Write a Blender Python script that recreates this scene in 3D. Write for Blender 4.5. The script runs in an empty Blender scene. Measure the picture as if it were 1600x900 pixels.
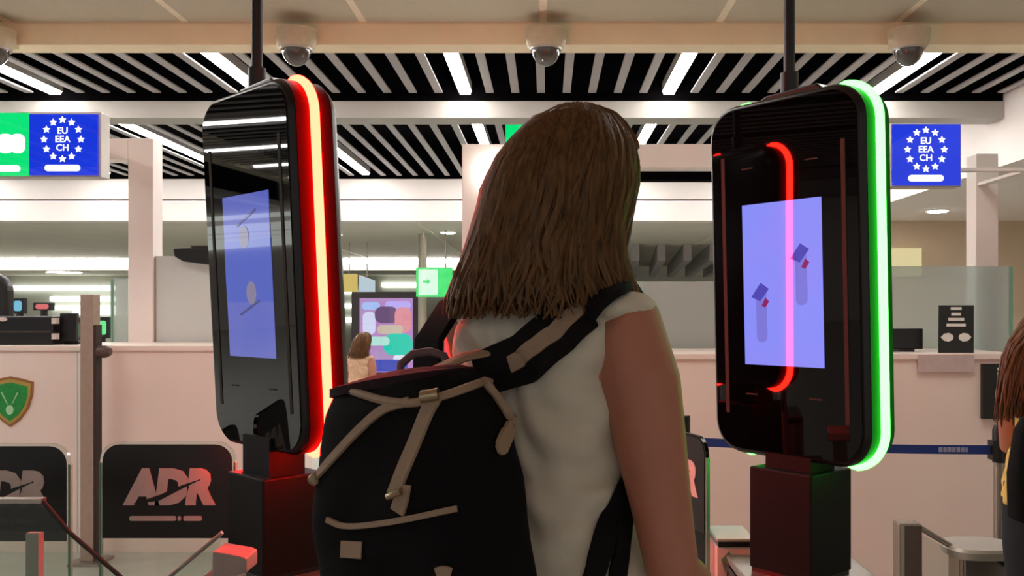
import bpy, math, random
import numpy as np
from mathutils import Vector, Matrix
from mathutils.bvhtree import BVHTree

random.seed(7)
rng = np.random.default_rng(7)
C = bpy.context.scene.collection
D = bpy.data

# ------------------------------------------------------------------ camera, world, exposure
F, CX, CY, CH = 1400.0, 855.0, 490.0, 1.33          # focal length in px, vanishing point, eye height
cam = D.cameras.new('camera')
cam.sensor_width = 36; cam.lens = 36 * F / 1600
cam.shift_x = -(CX - 800) / 1600; cam.shift_y = (CY - 450) / 1600
cam.clip_start = .05; cam.clip_end = 100
camo = D.objects.new('camera', cam); C.objects.link(camo)
camo.location = (0, 0, CH); camo.rotation_euler = (math.pi / 2, 0, 0)
bpy.context.scene.camera = camo
vs = bpy.context.scene.view_settings
vs.view_transform = 'Standard'; vs.look = 'None'; vs.gamma = 1; vs.use_curve_mapping = False
vs.exposure = 0.5
W = D.worlds.new('hall_ambience'); bpy.context.scene.world = W
W.use_nodes = True
W.node_tree.nodes['Background'].inputs[0].default_value = (1.0, .93, .86, 1)
W.node_tree.nodes['Background'].inputs[1].default_value = .36
LED_STRENGTH = 30.0

def at(px, py, d):
    return Vector(((px - CX) * d / F, d, CH + (CY - py) * d / F))
def X(px, d): return (px - CX) * d / F
def Z(py, d): return CH + (CY - py) * d / F

# ------------------------------------------------------------------ materials
def lin(c):
    return tuple(((v / 255) / 12.92 if v / 255 <= .04045 else ((v / 255 + .055) / 1.055) ** 2.4) for v in c)
def mat(name, rgb, rough=.5, metal=0, spec=.5, var=.06, scale=30, bump=0, bscale=200, emit=None, es=1, stretch=(1, 1, 1), coat=0):
    m = D.materials.new(name); m.use_nodes = True
    nt = m.node_tree; b = nt.nodes['Principled BSDF']
    c = lin(rgb)
    b.inputs['Roughness'].default_value = rough; b.inputs['Metallic'].default_value = metal
    b.inputs['Specular IOR Level'].default_value = spec
    b.inputs['Coat Weight'].default_value = coat
    tc = nt.nodes.new('ShaderNodeTexCoord'); mp = nt.nodes.new('ShaderNodeMapping')
    mp.inputs['Scale'].default_value = stretch
    nt.links.new(tc.outputs['Object'], mp.inputs[0])
    nz = nt.nodes.new('ShaderNodeTexNoise'); nz.inputs['Scale'].default_value = scale; nz.inputs['Detail'].default_value = 4
    nt.links.new(mp.outputs[0], nz.inputs['Vector'])
    rp = nt.nodes.new('ShaderNodeValToRGB')
    rp.color_ramp.elements[0].position = .3; rp.color_ramp.elements[1].position = .7
    rp.color_ramp.elements[0].color = tuple(v * (1 - var) for v in c) + (1,)
    rp.color_ramp.elements[1].color = tuple(min(1, v * (1 + var)) for v in c) + (1,)
    nt.links.new(nz.outputs['Fac'], rp.inputs[0]); nt.links.new(rp.outputs[0], b.inputs['Base Color'])
    if bump:
        n2 = nt.nodes.new('ShaderNodeTexNoise'); n2.inputs['Scale'].default_value = bscale; n2.inputs['Detail'].default_value = 3
        nt.links.new(mp.outputs[0], n2.inputs['Vector'])
        bp = nt.nodes.new('ShaderNodeBump'); bp.inputs['Strength'].default_value = bump; bp.inputs['Distance'].default_value = .01
        nt.links.new(n2.outputs['Fac'], bp.inputs['Height']); nt.links.new(bp.outputs[0], b.inputs['Normal'])
    if emit is not None:
        b.inputs['Emission Color'].default_value = tuple(emit) + (1,); b.inputs['Emission Strength'].default_value = es * .72
    return m
def emitter(name, rgb_lin, s):
    m = D.materials.new(name); m.use_nodes = True; nt = m.node_tree
    nt.nodes.remove(nt.nodes['Principled BSDF'])
    e = nt.nodes.new('ShaderNodeEmission'); e.inputs[0].default_value = tuple(rgb_lin) + (1,); e.inputs[1].default_value = s
    nt.links.new(e.outputs[0], nt.nodes['Material Output'].inputs[0]); return m
def screenmat(name, rgb, s=1.0, rgb2=None, scale=8):
    """glowing display: emission with a soft procedural variation under a glossy skin"""
    m = mat(name, (8, 8, 10), .02, spec=.5, var=0)
    nt = m.node_tree; b = nt.nodes['Principled BSDF']
    nz = nt.nodes.new('ShaderNodeTexNoise'); nz.inputs['Scale'].default_value = scale
    rp = nt.nodes.new('ShaderNodeValToRGB'); rp.color_ramp.elements[0].position = .3; rp.color_ramp.elements[1].position = .7
    rp.color_ramp.elements[0].color = lin(rgb) + (1,); rp.color_ramp.elements[1].color = lin(rgb2 or rgb) + (1,)
    tc = nt.nodes.new('ShaderNodeTexCoord'); nt.links.new(tc.outputs['Object'], nz.inputs['Vector'])
    nt.links.new(nz.outputs['Fac'], rp.inputs[0]); nt.links.new(rp.outputs[0], b.inputs['Emission Color'])
    b.inputs['Emission Strength'].default_value = s * .72
    return m
def glassmat(name, tint, milk=0.0, milk_rgb=(200, 205, 200), gloss_ior=1.45):
    m = D.materials.new(name); m.use_nodes = True; nt = m.node_tree
    nt.nodes.remove(nt.nodes['Principled BSDF'])
    out = nt.nodes['Material Output']
    t = nt.nodes.new('ShaderNodeBsdfTransparent'); t.inputs[0].default_value = tuple(tint) + (1,)
    base = t
    if milk:
        d = nt.nodes.new('ShaderNodeBsdfDiffuse'); d.inputs[0].default_value = lin(milk_rgb) + (1,)
        tr = nt.nodes.new('ShaderNodeBsdfTranslucent'); tr.inputs[0].default_value = lin(milk_rgb) + (1,)
        dm = nt.nodes.new('ShaderNodeMixShader'); dm.inputs[0].default_value = .2
        nt.links.new(d.outputs[0], dm.inputs[1]); nt.links.new(tr.outputs[0], dm.inputs[2])
        mx = nt.nodes.new('ShaderNodeMixShader'); mx.inputs[0].default_value = milk
        nt.links.new(t.outputs[0], mx.inputs[1]); nt.links.new(dm.outputs[0], mx.inputs[2]); base = mx
    g = nt.nodes.new('ShaderNodeBsdfGlossy'); g.inputs['Roughness'].default_value = .02
    fr = nt.nodes.new('ShaderNodeFresnel'); fr.inputs[0].default_value = gloss_ior
    m2 = nt.nodes.new('ShaderNodeMixShader')
    nt.links.new(fr.outputs[0], m2.inputs[0]); nt.links.new(base.outputs[0], m2.inputs[1]); nt.links.new(g.outputs[0], m2.inputs[2])
    nt.links.new(m2.outputs[0], out.inputs[0]); return m

M = dict(
    floor=mat('floor_tile', (168, 168, 160), .25, var=.05, scale=6),
    panel=mat('ceiling_panel', (196, 190, 170), .8, var=.04, scale=90),
    tbar=mat('ceiling_joint', (240, 230, 208), .6),
    beam=mat('cream_beam', (250, 234, 200), .6, var=.03, scale=5),
    beam2=mat('grey_beam', (176, 172, 164), .5, var=.06, scale=4),
    slat=mat('grey_slat', (172, 168, 168), .45, metal=0, var=.04),
    void=mat('black_void', (4, 3, 4), .95, spec=.05),
    white=mat('white_laminate', (236, 222, 212), .4, var=.015, scale=3),
    white2=mat('white_plaster', (236, 228, 222), .7, var=.015, scale=4),
    beige=mat('beige_wall', (206, 186, 160), .7, var=.04, scale=2),
    grey=mat('grey_ceiling', (222, 216, 200), .8, var=.04, scale=2),
    hallwall=mat('hall_wall', (190, 190, 176), .7, var=.06, scale=1),
    steel=mat('brushed_steel', (168, 160, 150), .32, metal=.85, var=.06, scale=40, stretch=(1, 1, .05)),
    steelpaint=mat('satin_steel', (190, 186, 178), .4, metal=.3, var=.04),
    dark=mat('dark_plastic', (11, 10, 11), .35, var=.1),
    black=mat('black_housing', (11, 10, 10), .32, spec=.4, var=.1),
    blackglass=mat('black_front_glass', (4, 4, 4), .02, spec=.5, var=0),
    rim_red=mat('red_glow_tint_rim', (24, 1, 2), .6, spec=.05, var=.05),  # base colour tinted red to carry the strip's halo
    rim_green=mat('green_glow_tint_rim', (4, 84, 26), .5, spec=.08, var=.05),  # same for the green halo, put into the rim colour
    trimline=mat('grey_trim_line', (70, 66, 62), .8, spec=.1, var=.05),
    dash=mat('grey_mark', (70, 66, 64), .8, spec=.1),
    box=mat('black_powder_coat', (9, 7, 7), .65, spec=.25, var=.1),
    glass=glassmat('clear_glass', (.90, .94, .91)),
    aqua=glassmat('aqua_glass', (.80, .88, .86), milk=.5, milk_rgb=(222, 232, 226)),
    frost=glassmat('frosted_glass', (.8, .85, .83), milk=.88, milk_rgb=(226, 232, 228)),
    glassedge=mat('green_glass_edge', (120, 170, 145), .2, var=.05),
    sticker=mat('black_sticker', (9, 8, 9), .4),
    logo=mat('logo_white', (206, 196, 190), .5),
    belt=mat('blue_webbing', (22, 58, 140), .7, bump=.2, bscale=400),
    paper=mat('grey_paper', (196, 180, 176), .8),
    sign_black=mat('sign_black', (26, 28, 26), .6),
    print_white=mat('white_print', (226, 226, 218), .6),
    led=emitter('white_led', (1, .96, .93), LED_STRENGTH),
    fill_panel_led=emitter('fill_panel_led', (1, .95, .9), 6.0),
    down=emitter('downlight_lens', (1, .97, .9), 25),
    strip_far=emitter('hall_light_strip', (1, .99, .95), 24.0),
    wall_strip=emitter('wall_light_strip', (.95, 1, .93), 2.0),
    red=emitter('red_light_strip', (1.0, .0039, .0019), 160),
    green=emitter('green_light_strip', (.052, 1.0, .054), 11),
    sign_blue=screenmat('sign_blue', (18, 48, 214), .95, (28, 62, 228), 3),
    sign_green=screenmat('sign_green', (4, 226, 118), .95, (10, 236, 128), 3),
    sign_white=emitter('sign_white', (1, .97, 1), 1.0),
    scr=screenmat('lilac_screen', (138, 146, 252), .95, (150, 142, 250), 5),
    scr2=screenmat('blue_screen', (128, 134, 226), .62, (112, 124, 226), 6),
    exitgreen=screenmat('exit_green', (60, 220, 110), 1.0, (90, 235, 130), 6),
    exitwhite=screenmat('exit_white', (212, 246, 222), 1.0, (225, 250, 230), 6),
    sensor=mat('pale_grey_plastic', (150, 144, 140), .5),
    cream_cup=mat('cream_camera_body', (206, 196, 168), .5),
    dome=mat('smoked_dome', (70, 64, 60), .06, spec=.7, coat=.6),
    skin=mat('skin', (172, 112, 90), .5, var=.05, scale=18, bump=.08, bscale=300),
    shirt=mat('cream_cotton', (204, 197, 180), .85, var=.03, scale=14, bump=.25, bscale=26),
    hair=mat('brown_blond_hair', (116, 84, 50), .45, spec=.4, var=.42, scale=26, stretch=(7, 7, .8)),
    hair2=mat('chestnut_hair', (112, 74, 44), .45, spec=.4, var=.4, scale=26, stretch=(7, 7, .8)),
    pack=mat('black_canvas', (13, 13, 15), .9, spec=.15, var=.15, scale=40, bump=.3, bscale=500),
    packtop=mat('maroon_black_canvas', (40, 22, 28), .9, spec=.2, var=.15, bump=.3, bscale=500),
    tan=mat('taupe_leather', (150, 128, 106), .65, var=.08, bump=.2, bscale=150),
    brass=mat('buckle_metal', (170, 156, 128), .3, metal=.9),
    strap=mat('black_strap', (15, 13, 15), .85, spec=.2, bump=.2, bscale=400),
    trousers=mat('dark_trousers', (38, 40, 48), .9, bump=.2),
    shoe=mat('shoe', (60, 56, 54), .6),
    yellow=mat('yellow_cotton', (232, 196, 110), .85, bump=.2, bscale=60),
    beigecloth=mat('beige_cloth', (196, 160, 130), .9),
    eye=mat('eye', (60, 50, 44), .1),
    crest_rim=mat('crest_rim', (150, 100, 56), .5), crest_gold=mat('crest_gold', (172, 150, 70), .5),
    crest_green=mat('crest_green', (30, 142, 62), .5, var=.2, scale=60), crest_pale=mat('crest_pale', (170, 220, 170), .5),
)

def add_translucency(m, f, gain=1.5):
    nt = m.node_tree; b = nt.nodes['Principled BSDF']; out = nt.nodes['Material Output']
    tr = nt.nodes.new('ShaderNodeBsdfTranslucent'); g = nt.nodes.new('ShaderNodeMixRGB'); g.blend_type = 'MULTIPLY'; g.inputs[0].default_value = 1
    g.inputs[2].default_value = (gain, gain, gain, 1); nt.links.new(b.inputs['Base Color'].links[0].from_socket, g.inputs[1]); nt.links.new(g.outputs[0], tr.inputs[0])
    mx = nt.nodes.new('ShaderNodeMixShader'); mx.inputs[0].default_value = f
    nt.links.new(b.outputs[0], mx.inputs[1]); nt.links.new(tr.outputs[0], mx.inputs[2]); nt.links.new(mx.outputs[0], out.inputs[0])
add_translucency(M['hair'], .45, 2.4); add_translucency(M['hair2'], .3)
# ------------------------------------------------------------------ mesh helpers
class MB:
    def __init__(s): s.v = []; s.f = []
    def add(s, vs, fs):
        o = len(s.v); s.v += [tuple(v) for v in vs]; s.f += [tuple(i + o for i in f) for f in fs]; return s
    def box(s, x0, x1, y0, y1, z0, z1, fn=None):
        vs = [(x, y, z) for z in (z0, z1) for y in (y0, y1) for x in (x0, x1)]
        if fn: vs = [fn(*v) for v in vs]
        return s.add(vs, [(0, 2, 3, 1), (4, 5, 7, 6), (0, 1, 5, 4), (2, 6, 7, 3), (0, 4, 6, 2), (1, 3, 7, 5)])
    def prism(s, pts, n0, n1, axis='y', fn=None):
        """polygon pts (a,b) extruded along axis; for 'y' the points are (x,z), for 'z' they are (x,y), for 'x' (y,z)"""
        n = len(pts)
        def mk(p, t): return {'y': (p[0], t, p[1]), 'z': (p[0], p[1], t), 'x': (t, p[0], p[1])}[axis]
        vs = [mk(p, n0) for p in pts] + [mk(p, n1) for p in pts]
        if fn: vs = [fn(*v) for v in vs]
        fs = [tuple(range(n))[::-1], tuple(range(n, 2 * n))] + [(i, (i + 1) % n, n + (i + 1) % n, n + i) for i in range(n)]
        return s.add(vs, fs)
    def tube(s, pts, rad, n=10, flat=1.0, up=None):
        pts = [Vector(p) for p in pts]; k = len(pts)
        if not hasattr(rad, '__len__'): rad = [rad] * k
        t0 = (pts[1] - pts[0]).normalized()
        u = Vector(up) if up else (Vector((0, 0, 1)) if abs(t0.z) < .9 else Vector((0, 1, 0)))
        vs = []
        for i, p in enumerate(pts):
            t = (pts[min(i + 1, k - 1)] - pts[max(i - 1, 0)])
            t = t.normalized() if t.length > 1e-9 else t0
            u = (u - t * u.dot(t)); u = u.normalized() if u.length > 1e-6 else t.orthogonal().normalized()
            w = t.cross(u)
            for j in range(n):
                a = 2 * math.pi * j / n
                vs.append(p + rad[i] * (math.cos(a) * w + flat * math.sin(a) * u))
        fs = [(i * n + j, i * n + (j + 1) % n, (i + 1) * n + (j + 1) % n, (i + 1) * n + j) for i in range(k - 1) for j in range(n)]
        fs += [tuple(range(n))[::-1], tuple((k - 1) * n + j for j in range(n))]
        return s.add(vs, fs)
    def loft(s, rings, n=28, fn=None):
        """rings: (z, cx, cy, a, b, exponent)"""
        vs = []
        for (z, cx, cy, a, b, e) in rings:
            for j in range(n):
                t = 2 * math.pi * j / n; c, q = math.cos(t), math.sin(t)
                p = (cx + a * math.copysign(abs(c) ** (2 / e), c), cy + b * math.copysign(abs(q) ** (2 / e), q), z)
                vs.append(fn(*p) if fn else p)
        k = len(rings)
        fs = [(i * n + j, i * n + (j + 1) % n, (i + 1) * n + (j + 1) % n, (i + 1) * n + j) for i in range(k - 1) for j in range(n)]
        fs += [tuple(range(n))[::-1], tuple((k - 1) * n + j for j in range(n))]
        return s.add(vs, fs)
    def ball(s, c, r, n=16, m=10, fn=None):
        if not hasattr(r, '__len__'): r = (r, r, r)
        rings = []
        for i in range(m + 1):
            ph = -math.pi / 2 + math.pi * i / m; q = max(.02, math.cos(ph))
            rings.append((c[2] + r[2] * math.sin(ph), c[0], c[1], r[0] * q, r[1] * q, 2))
        return s.loft(rings, n, fn)
    def ribbon(s, pts, nrm, w, th):
        pts = [Vector(p) for p in pts]; nrm = [Vector(v).normalized() for v in nrm]; k = len(pts)
        if not hasattr(w, '__len__'): w = [w] * k
        vs = []
        for i in range(k):
            t = (pts[min(i + 1, k - 1)] - pts[max(i - 1, 0)]).normalized()
            b = t.cross(nrm[i]).normalized(); n_ = nrm[i]
            vs += [pts[i] - b * w[i] / 2, pts[i] + b * w[i] / 2, pts[i] + b * w[i] * .46 + n_ * th, pts[i] - b * w[i] * .46 + n_ * th]
        fs = [(i * 4 + j, i * 4 + (j + 1) % 4, (i + 1) * 4 + (j + 1) % 4, (i + 1) * 4 + j) for i in range(k - 1) for j in range(4)]
        fs += [(3, 2, 1, 0), tuple((k - 1) * 4 + j for j in range(4))]
        return s.add(vs, fs)
    def shift(s, d):
        s.v = [(a - d[0], b - d[1], c - d[2]) for a, b, c in s.v]; return s
    def build(s, name, m, parent=None, smooth=False, bevel=0, origin=None):
        """vertices are world coordinates; origin = the parent's location when there is one"""
        if origin is None and parent is not None: origin = ROOT.get(parent.name, (0, 0, 0))
        if origin is None:
            a = np.array(s.v); origin = tuple(((a.min(0) + a.max(0)) / 2)[:2]) + (float(a[:, 2].min()),); top = True
        else: top = False
        me = D.meshes.new(name)
        me.from_pydata([(x - origin[0], y - origin[1], z - origin[2]) for x, y, z in s.v], [], s.f); me.update()
        o = D.objects.new(name, me); C.objects.link(o)
        if m is not None: me.materials.append(M[m] if isinstance(m, str) else m)
        if smooth:
            me.polygons.foreach_set('use_smooth', [True] * len(me.polygons))
            try: me.set_sharp_from_angle(angle=math.radians(40))
            except Exception: pass
        if bevel:
            b = o.modifiers.new('bevel', 'BEVEL'); b.width = bevel; b.segments = 2; b.limit_method = 'ANGLE'
        if parent is not None: o.parent = parent
        if top: o.location = origin
        ROOT[o.name] = origin
        return o
ROOT = {}
def fixn(o):
    import bmesh
    bm = bmesh.new(); bm.from_mesh(o.data); bmesh.ops.recalc_face_normals(bm, faces=bm.faces); bm.to_mesh(o.data); bm.free(); return o
def tag(o, label=None, cat=None, group=None, kind=None):
    if label: o['label'] = label
    if cat: o['category'] = cat
    if group: o['group'] = group
    if kind: o['kind'] = kind
    return o
def thing(name, loc, label, cat, group=None):
    o = D.objects.new(name, None); C.objects.link(o); o.location = loc; o.empty_display_size = .1
    ROOT[o.name] = tuple(loc); return tag(o, label, cat, group)
def struct(o): o['kind'] = 'structure'; return o
def rrect(w, h, r, n=6, rs=None):
    """rounded rectangle centred on 0; rs = radii for (br, tr, tl, bl)"""
    rs = rs or (r, r, r, r); out = []
    for (sx, sz, a0, q) in ((1, -1, -90, rs[0]), (1, 1, 0, rs[1]), (-1, 1, 90, rs[2]), (-1, -1, 180, rs[3])):
        cx, cz = sx * (w / 2 - q), sz * (h / 2 - q)
        if q <= 0: out.append((sx * w / 2, sz * h / 2)); continue
        for i in range(n + 1):
            a = math.radians(a0 + 90 * i / n); out.append((cx + q * math.cos(a), cz + q * math.sin(a)))
    return out
def text_mesh(txt, size, shear=0, offset=0, extrude=.001):
    c = D.curves.new('lettering', 'FONT'); c.body = txt; c.size = size; c.shear = shear; c.offset = offset; c.extrude = extrude
    c.align_x = 'CENTER'; c.align_y = 'CENTER'; c.resolution_u = 3
    o = D.objects.new('tmp_text', c); C.objects.link(o)
    bpy.context.view_layer.update()
    me = D.meshes.new_from_object(o.evaluated_get(bpy.context.evaluated_depsgraph_get()))
    vs = [tuple(v.co) for v in me.vertices]; fs = [tuple(p.vertices) for p in me.polygons]
    D.objects.remove(o); D.curves.remove(c); D.meshes.remove(me)
    return vs, fs

# ------------------------------------------------------------------ the setting
ZP = 3.10                                              # panel ceiling
ZS = 2.98                                              # underside of the slats
struct(MB().box(-20, 7, -3, 27, -.1, 0).build('floor', 'floor'))
ceil = struct(MB().box(-3.6, 3.6, -3, 5.45, ZP + .03, ZP + .1).build('ceiling', 'panel'))
seams = [-3.27, -2.2, -1.12, -.025, 1.047, 2.13, 3.2]
for a, b in zip([-3.6] + seams, seams + [3.6]):
    y = 5.45
    while y > -3:
        y0 = max(-3, y - 3.0)
        MB().box(a + .024, b - .024, y0 + .01, y - .01, ZP, ZP + .03).build('panel', 'panel', ceil)
        y = y0
for x in seams: MB().box(x - .024, x + .024, -3, 5.45, ZP + .004, ZP + .03).build('joint_strip', 'tbar', ceil)

struct(MB().box(-20, 3.6, 5.45, 5.62, Z(70, 5.45), ZP + .2).build('trim_1', 'beam'))
struct(MB().box(-20, 3.5, 6.76, 7.0, Z(184, 6.76), Z(158, 6.76)).build('trim_2', 'beam2'))
sl = struct(MB().box(-20, 3.5, 5.62, 10.9, 3.42, 3.5).build('ceiling', 'void'))
MB().box(-20, 3.5, 6.78, 6.98, Z(158, 6.76), 3.42).build('void_baffle', 'void', sl)
SIDEX = (-4.4, -6.4, -8.4, -10.6, -12.8, -15.0, -17.2, -19.2)
LEDX = [-6.74, -5.21, -3.68, -2.145, -.615, .91, 2.45]
pitch = 1.53 / 8
for r, (y0, y1) in enumerate(((5.64, 6.70), (7.02, 10.72))):
    k = 0
    x = LEDX[0] - 8 * pitch
    while x < 3.42:
        if min(abs(x - q) for q in LEDX) > .05:
            MB().box(x - .029, x + .029, y0, y1, ZS, ZS + .012).build('slat', 'slat', sl)
        x += pitch
# slatted bay over the left part of the hall
sl2 = struct(MB().box(-20, -3.6, -3, 5.45, 3.42, 3.5).build('ceiling', 'void'))
x = -19.9
while x < -3.7:
    if min(abs(x - q) for q in SIDEX) > .1:
        MB().box(x - .029, x + .029, -2.9, 5.4, ZS, ZS + .012).build('slat', 'slat', sl2)
    x += pitch * 1.5
struct(MB().box(-3.62, -3.56, -3, 5.45, ZS - .06, 3.42).build('trim_3', 'beam'))
# far bulkhead with a recessed joint, and the lower ceiling behind it
struct(MB().box(-20, 3.45, 10.82, 11.1, Z(311, 10.82), 2.955).build('trim_4', 'white2'))
MB().box(-20, 3.45, 10.80, 11.1, 2.957, 3.42).build('void_baffle', 'void', sl)
MB().box(3.40, 3.45, 5.62, 10.8, 2.99, 3.42).build('void_baffle', 'void', sl)
struct(MB().box(-20, 3.45, 10.82, 11.1, Z(345, 10.82), Z(313.5, 10.82)).build('trim_5', 'white2'))
struct(MB().box(-20, 3.45, 10.9, 11.1, Z(313.5, 10.82), Z(311, 10.82)).build('trim_6', 'void'))
hc = struct(MB().box(-20, 7, 11.1, 27, 2.45, 2.55).build('ceiling', 'grey'))
for i, x in enumerate((-3.6, -1.6, .4, 2.4)):
    MB().box(x - .02, x + .02, 11.1, 18, 2.442, 2.45).build('joint_strip', 'tbar', hc)
# soffit along the right side
struct(MB().box(3.45, 7, 4.6, 11.1, 2.45, 3.5).build('trim_7', 'white2'))
struct(MB().box(3.45, 7, 10.82, 11.0, 0, 2.45).build('wall_right', 'beige'))
struct(MB().box(6.9, 7, -3, 11, 0, 3.5).build('wall_side', 'beige'))
struct(MB().box(-20.1, -20, -3, 11.1, 0, 3.5).build('wall_left', 'white2'))
struct(MB().box(-20.1, -20, 11.1, 27, 0, 3.5).build('wall_hall', 'hallwall'))

struct(MB().box(-20, 7, 26.5, 26.7, 0, 2.5).build('wall_far', 'hallwall'))

# ------------------------------------------------------------------ ceiling lights
def linear_light(x, y0, y1, label, group):
    t = thing('linear_light', (x, (y0 + y1) / 2, ZS), label, 'ceiling light', group)
    MB().box(x - .05, x + .05, y0, y1, ZS + .012, ZS + .08).build('housing', 'steelpaint', t)
    MB().prism([(x + a, ZS + .012 + b) for a, b in ((-.045, 0), (-.036, -.022), (.036, -.022), (.045, 0))], y0 + .01, y1 - .01).build('diffuser', 'led', t)
words = {-6.74: 'outside the picture on the far left', -5.21: 'outside the picture, second from far left', -3.68: 'over the left EU sign', -2.145: 'left of the red-lit kiosk pole',
         -.615: 'left of the woman\'s head', .91: 'right of the woman\'s head', 2.45: 'right of the green-lit kiosk pole'}
for x in LEDX:
    linear_light(x, 5.64, 6.72, 'short white linear light, front slatted bay, ' + words[x], 'front row of linear ceiling lights')
    linear_light(x, 7.1, 10.6, 'long white linear light, rear slatted bay, ' + words[x], 'rear row of linear ceiling lights')
for i, x in enumerate(SIDEX):
    linear_light(x, 2.9, 5.3, 'white linear light, left side bay, %s from the gate row' % ['first', 'second', 'third', 'fourth', 'fifth', 'sixth', 'seventh', 'eighth'][i], 'linear lights in the left side bay')
for x, lab in ((-2.74, 'left'), (-.575, 'middle'), (1.59, 'right')):  # unseen panels added to brighten the counter fronts
    for y0 in (2.6,):
        t = thing('added_light_panel', (x, y0 + .6, ZP - .03), 'added unseen white light panel in the near ceiling, %s, %s' % (lab, 'ahead of the woman' if y0 > 0 else 'behind the camera'), 'ceiling light', 'added light panels in the near ceiling')
        MB().box(x - .32, x + .32, y0 - .02, y0 + 1.22, ZP - .025, ZP).build('frame', 'white2', t)
        MB().box(x - .3, x + .3, y0, y0 + 1.2, ZP - .03, ZP - .024).build('diffuser', 'fill_panel_led', t)
def downlight(x, y, z, label, r=.11):
    t = thing('downlight', (x, y, z), label, 'downlight', 'round recessed downlights')
    MB().tube([(x, y, z + .002), (x, y, z - .012)], r, 20).build('trim_ring', 'white2', t, True)
    MB().tube([(x, y, z - .012), (x, y, z - .02)], r * .86, 20).build('lens', 'down', t, True)
downlight(X(700, 12.3), 12.3, 2.45, 'round white downlight left of the woman\'s hair')
downlight(X(1465, 9.7), 9.7, 2.45, 'round white downlight under the soffit below the right blue sign', .12)
downlight(4.6, 7.4, 2.45, 'round white downlight under the right soffit, outside the picture', .12)
downlight(X(100, 24), 24, 2.45, 'wide round light seen past the left counter equipment', .5)
downlight(X(118, 5.5) - .1, 12.6, 2.45, 'round downlight in the left hall below the EU sign', .12)
for i, (px, w) in enumerate(((90, 240), (620, 210))):
    a, b = X(px - w / 2 - (300 if i == 0 else 0), 18.4), X(px + w / 2, 18.4)
    t = thing('hall_light', ((a + b) / 2, 18.4, 2.36), ['broad white light band across the hall behind the left counter', 'broad white light band over the advertising screen', 'broad white light band behind the right glass screen'][i], 'ceiling light', 'light bands in the far hall')
    MB().box(a, b, 18.3, 18.5, 2.36, 2.45).build('diffuser', 'strip_far', t)
    MB().box(a, b, 18.5, 18.62, 2.22, 2.45).build('fascia', mat('fascia_%d' % i, (96, 90, 84), .6), t)
k = 0
for py, px0, px1 in ((424, -400, 175), (450, 12, 176), (467, 75, 176), (481, 75, 176), (489, 110, 176), (422, 535, 610), (445, 595, 720), (455, 535, 555), (478, 535, 552), (500, 535, 552)):
    d = 26.3
    a, b = X(px0, d), X(px1, d); z = Z(py, d)
    o = MB().box(a, b, 26.38, 26.5, z - .07, z + .07).build('wall_light', 'wall_strip', bevel=.02)
    tag(o, 'horizontal light strip on far wall, row %s from top, %s' % (['one', 'two', 'three', 'four', 'five', 'one', 'two', 'three', 'four', 'five'][k], 'over the left counter' if k < 5 else 'beside the advertising screen'), 'wall light', 'light strips on the far wall'); k += 1

for j, (z, h_) in enumerate(((2.62, .05), (2.36, .09), (2.2, .04), (2.02, .12))):  # strips added out of view to put bright streaks in the kiosk glass
    o = MB().box(-19.99, -19.9, 4.0, 10.9, z - h_, z + h_).build('wall_light', 'wall_strip', bevel=.02)
    tag(o, 'added light strip on the left hall wall outside the picture, %s row' % ['top', 'second', 'third', 'lowest'][j], 'wall light', 'added light strips on the left wall')
# dome cameras under the cream beam
for px, lab in ((463, 'dome camera on the cream beam beside the left kiosk pole'), (853, 'dome camera on the cream beam above the woman\'s head'),
                (1420, 'dome camera on the cream beam above the right blue sign'), (-10, 'dome camera on the cream beam cut off by the left picture edge')):
    d = 5.34; x = X(px, d); zt = Z(47, d)
    t = thing('dome_camera', (x, d, Z(108, d)), lab, 'security camera', 'dome cameras on the cream beam')
    MB().loft([(zt, x, d, .125, .105, 2), (Z(62, d), x, d, .122, .103, 2), (Z(72, d), x, d, .112, .1, 2), (Z(76, d), x, d, .1, .095, 2)], 28).build('body', 'cream_cup', t, True)
    MB().box(x - .08, x + .08, d + .02, 5.46, Z(68, d), zt - .02).build('bracket', 'cream_cup', t)
    rings = []
    for i in range(7):
        a = math.pi / 2 * i / 6
        rings.append((Z(76, d) - .105 * math.sin(a), x, d, max(.006, .086 * math.cos(a)), max(.006, .086 * math.cos(a)), 2))
    MB().loft(rings[::-1], 24).build('dome', 'dome', t, True)
    MB().loft([(Z(76, d) - .012, x, d, .094, .094, 2), (Z(76, d), x, d, .097, .097, 2)], 28).build('ring', 'steelpaint', t, True)

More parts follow.
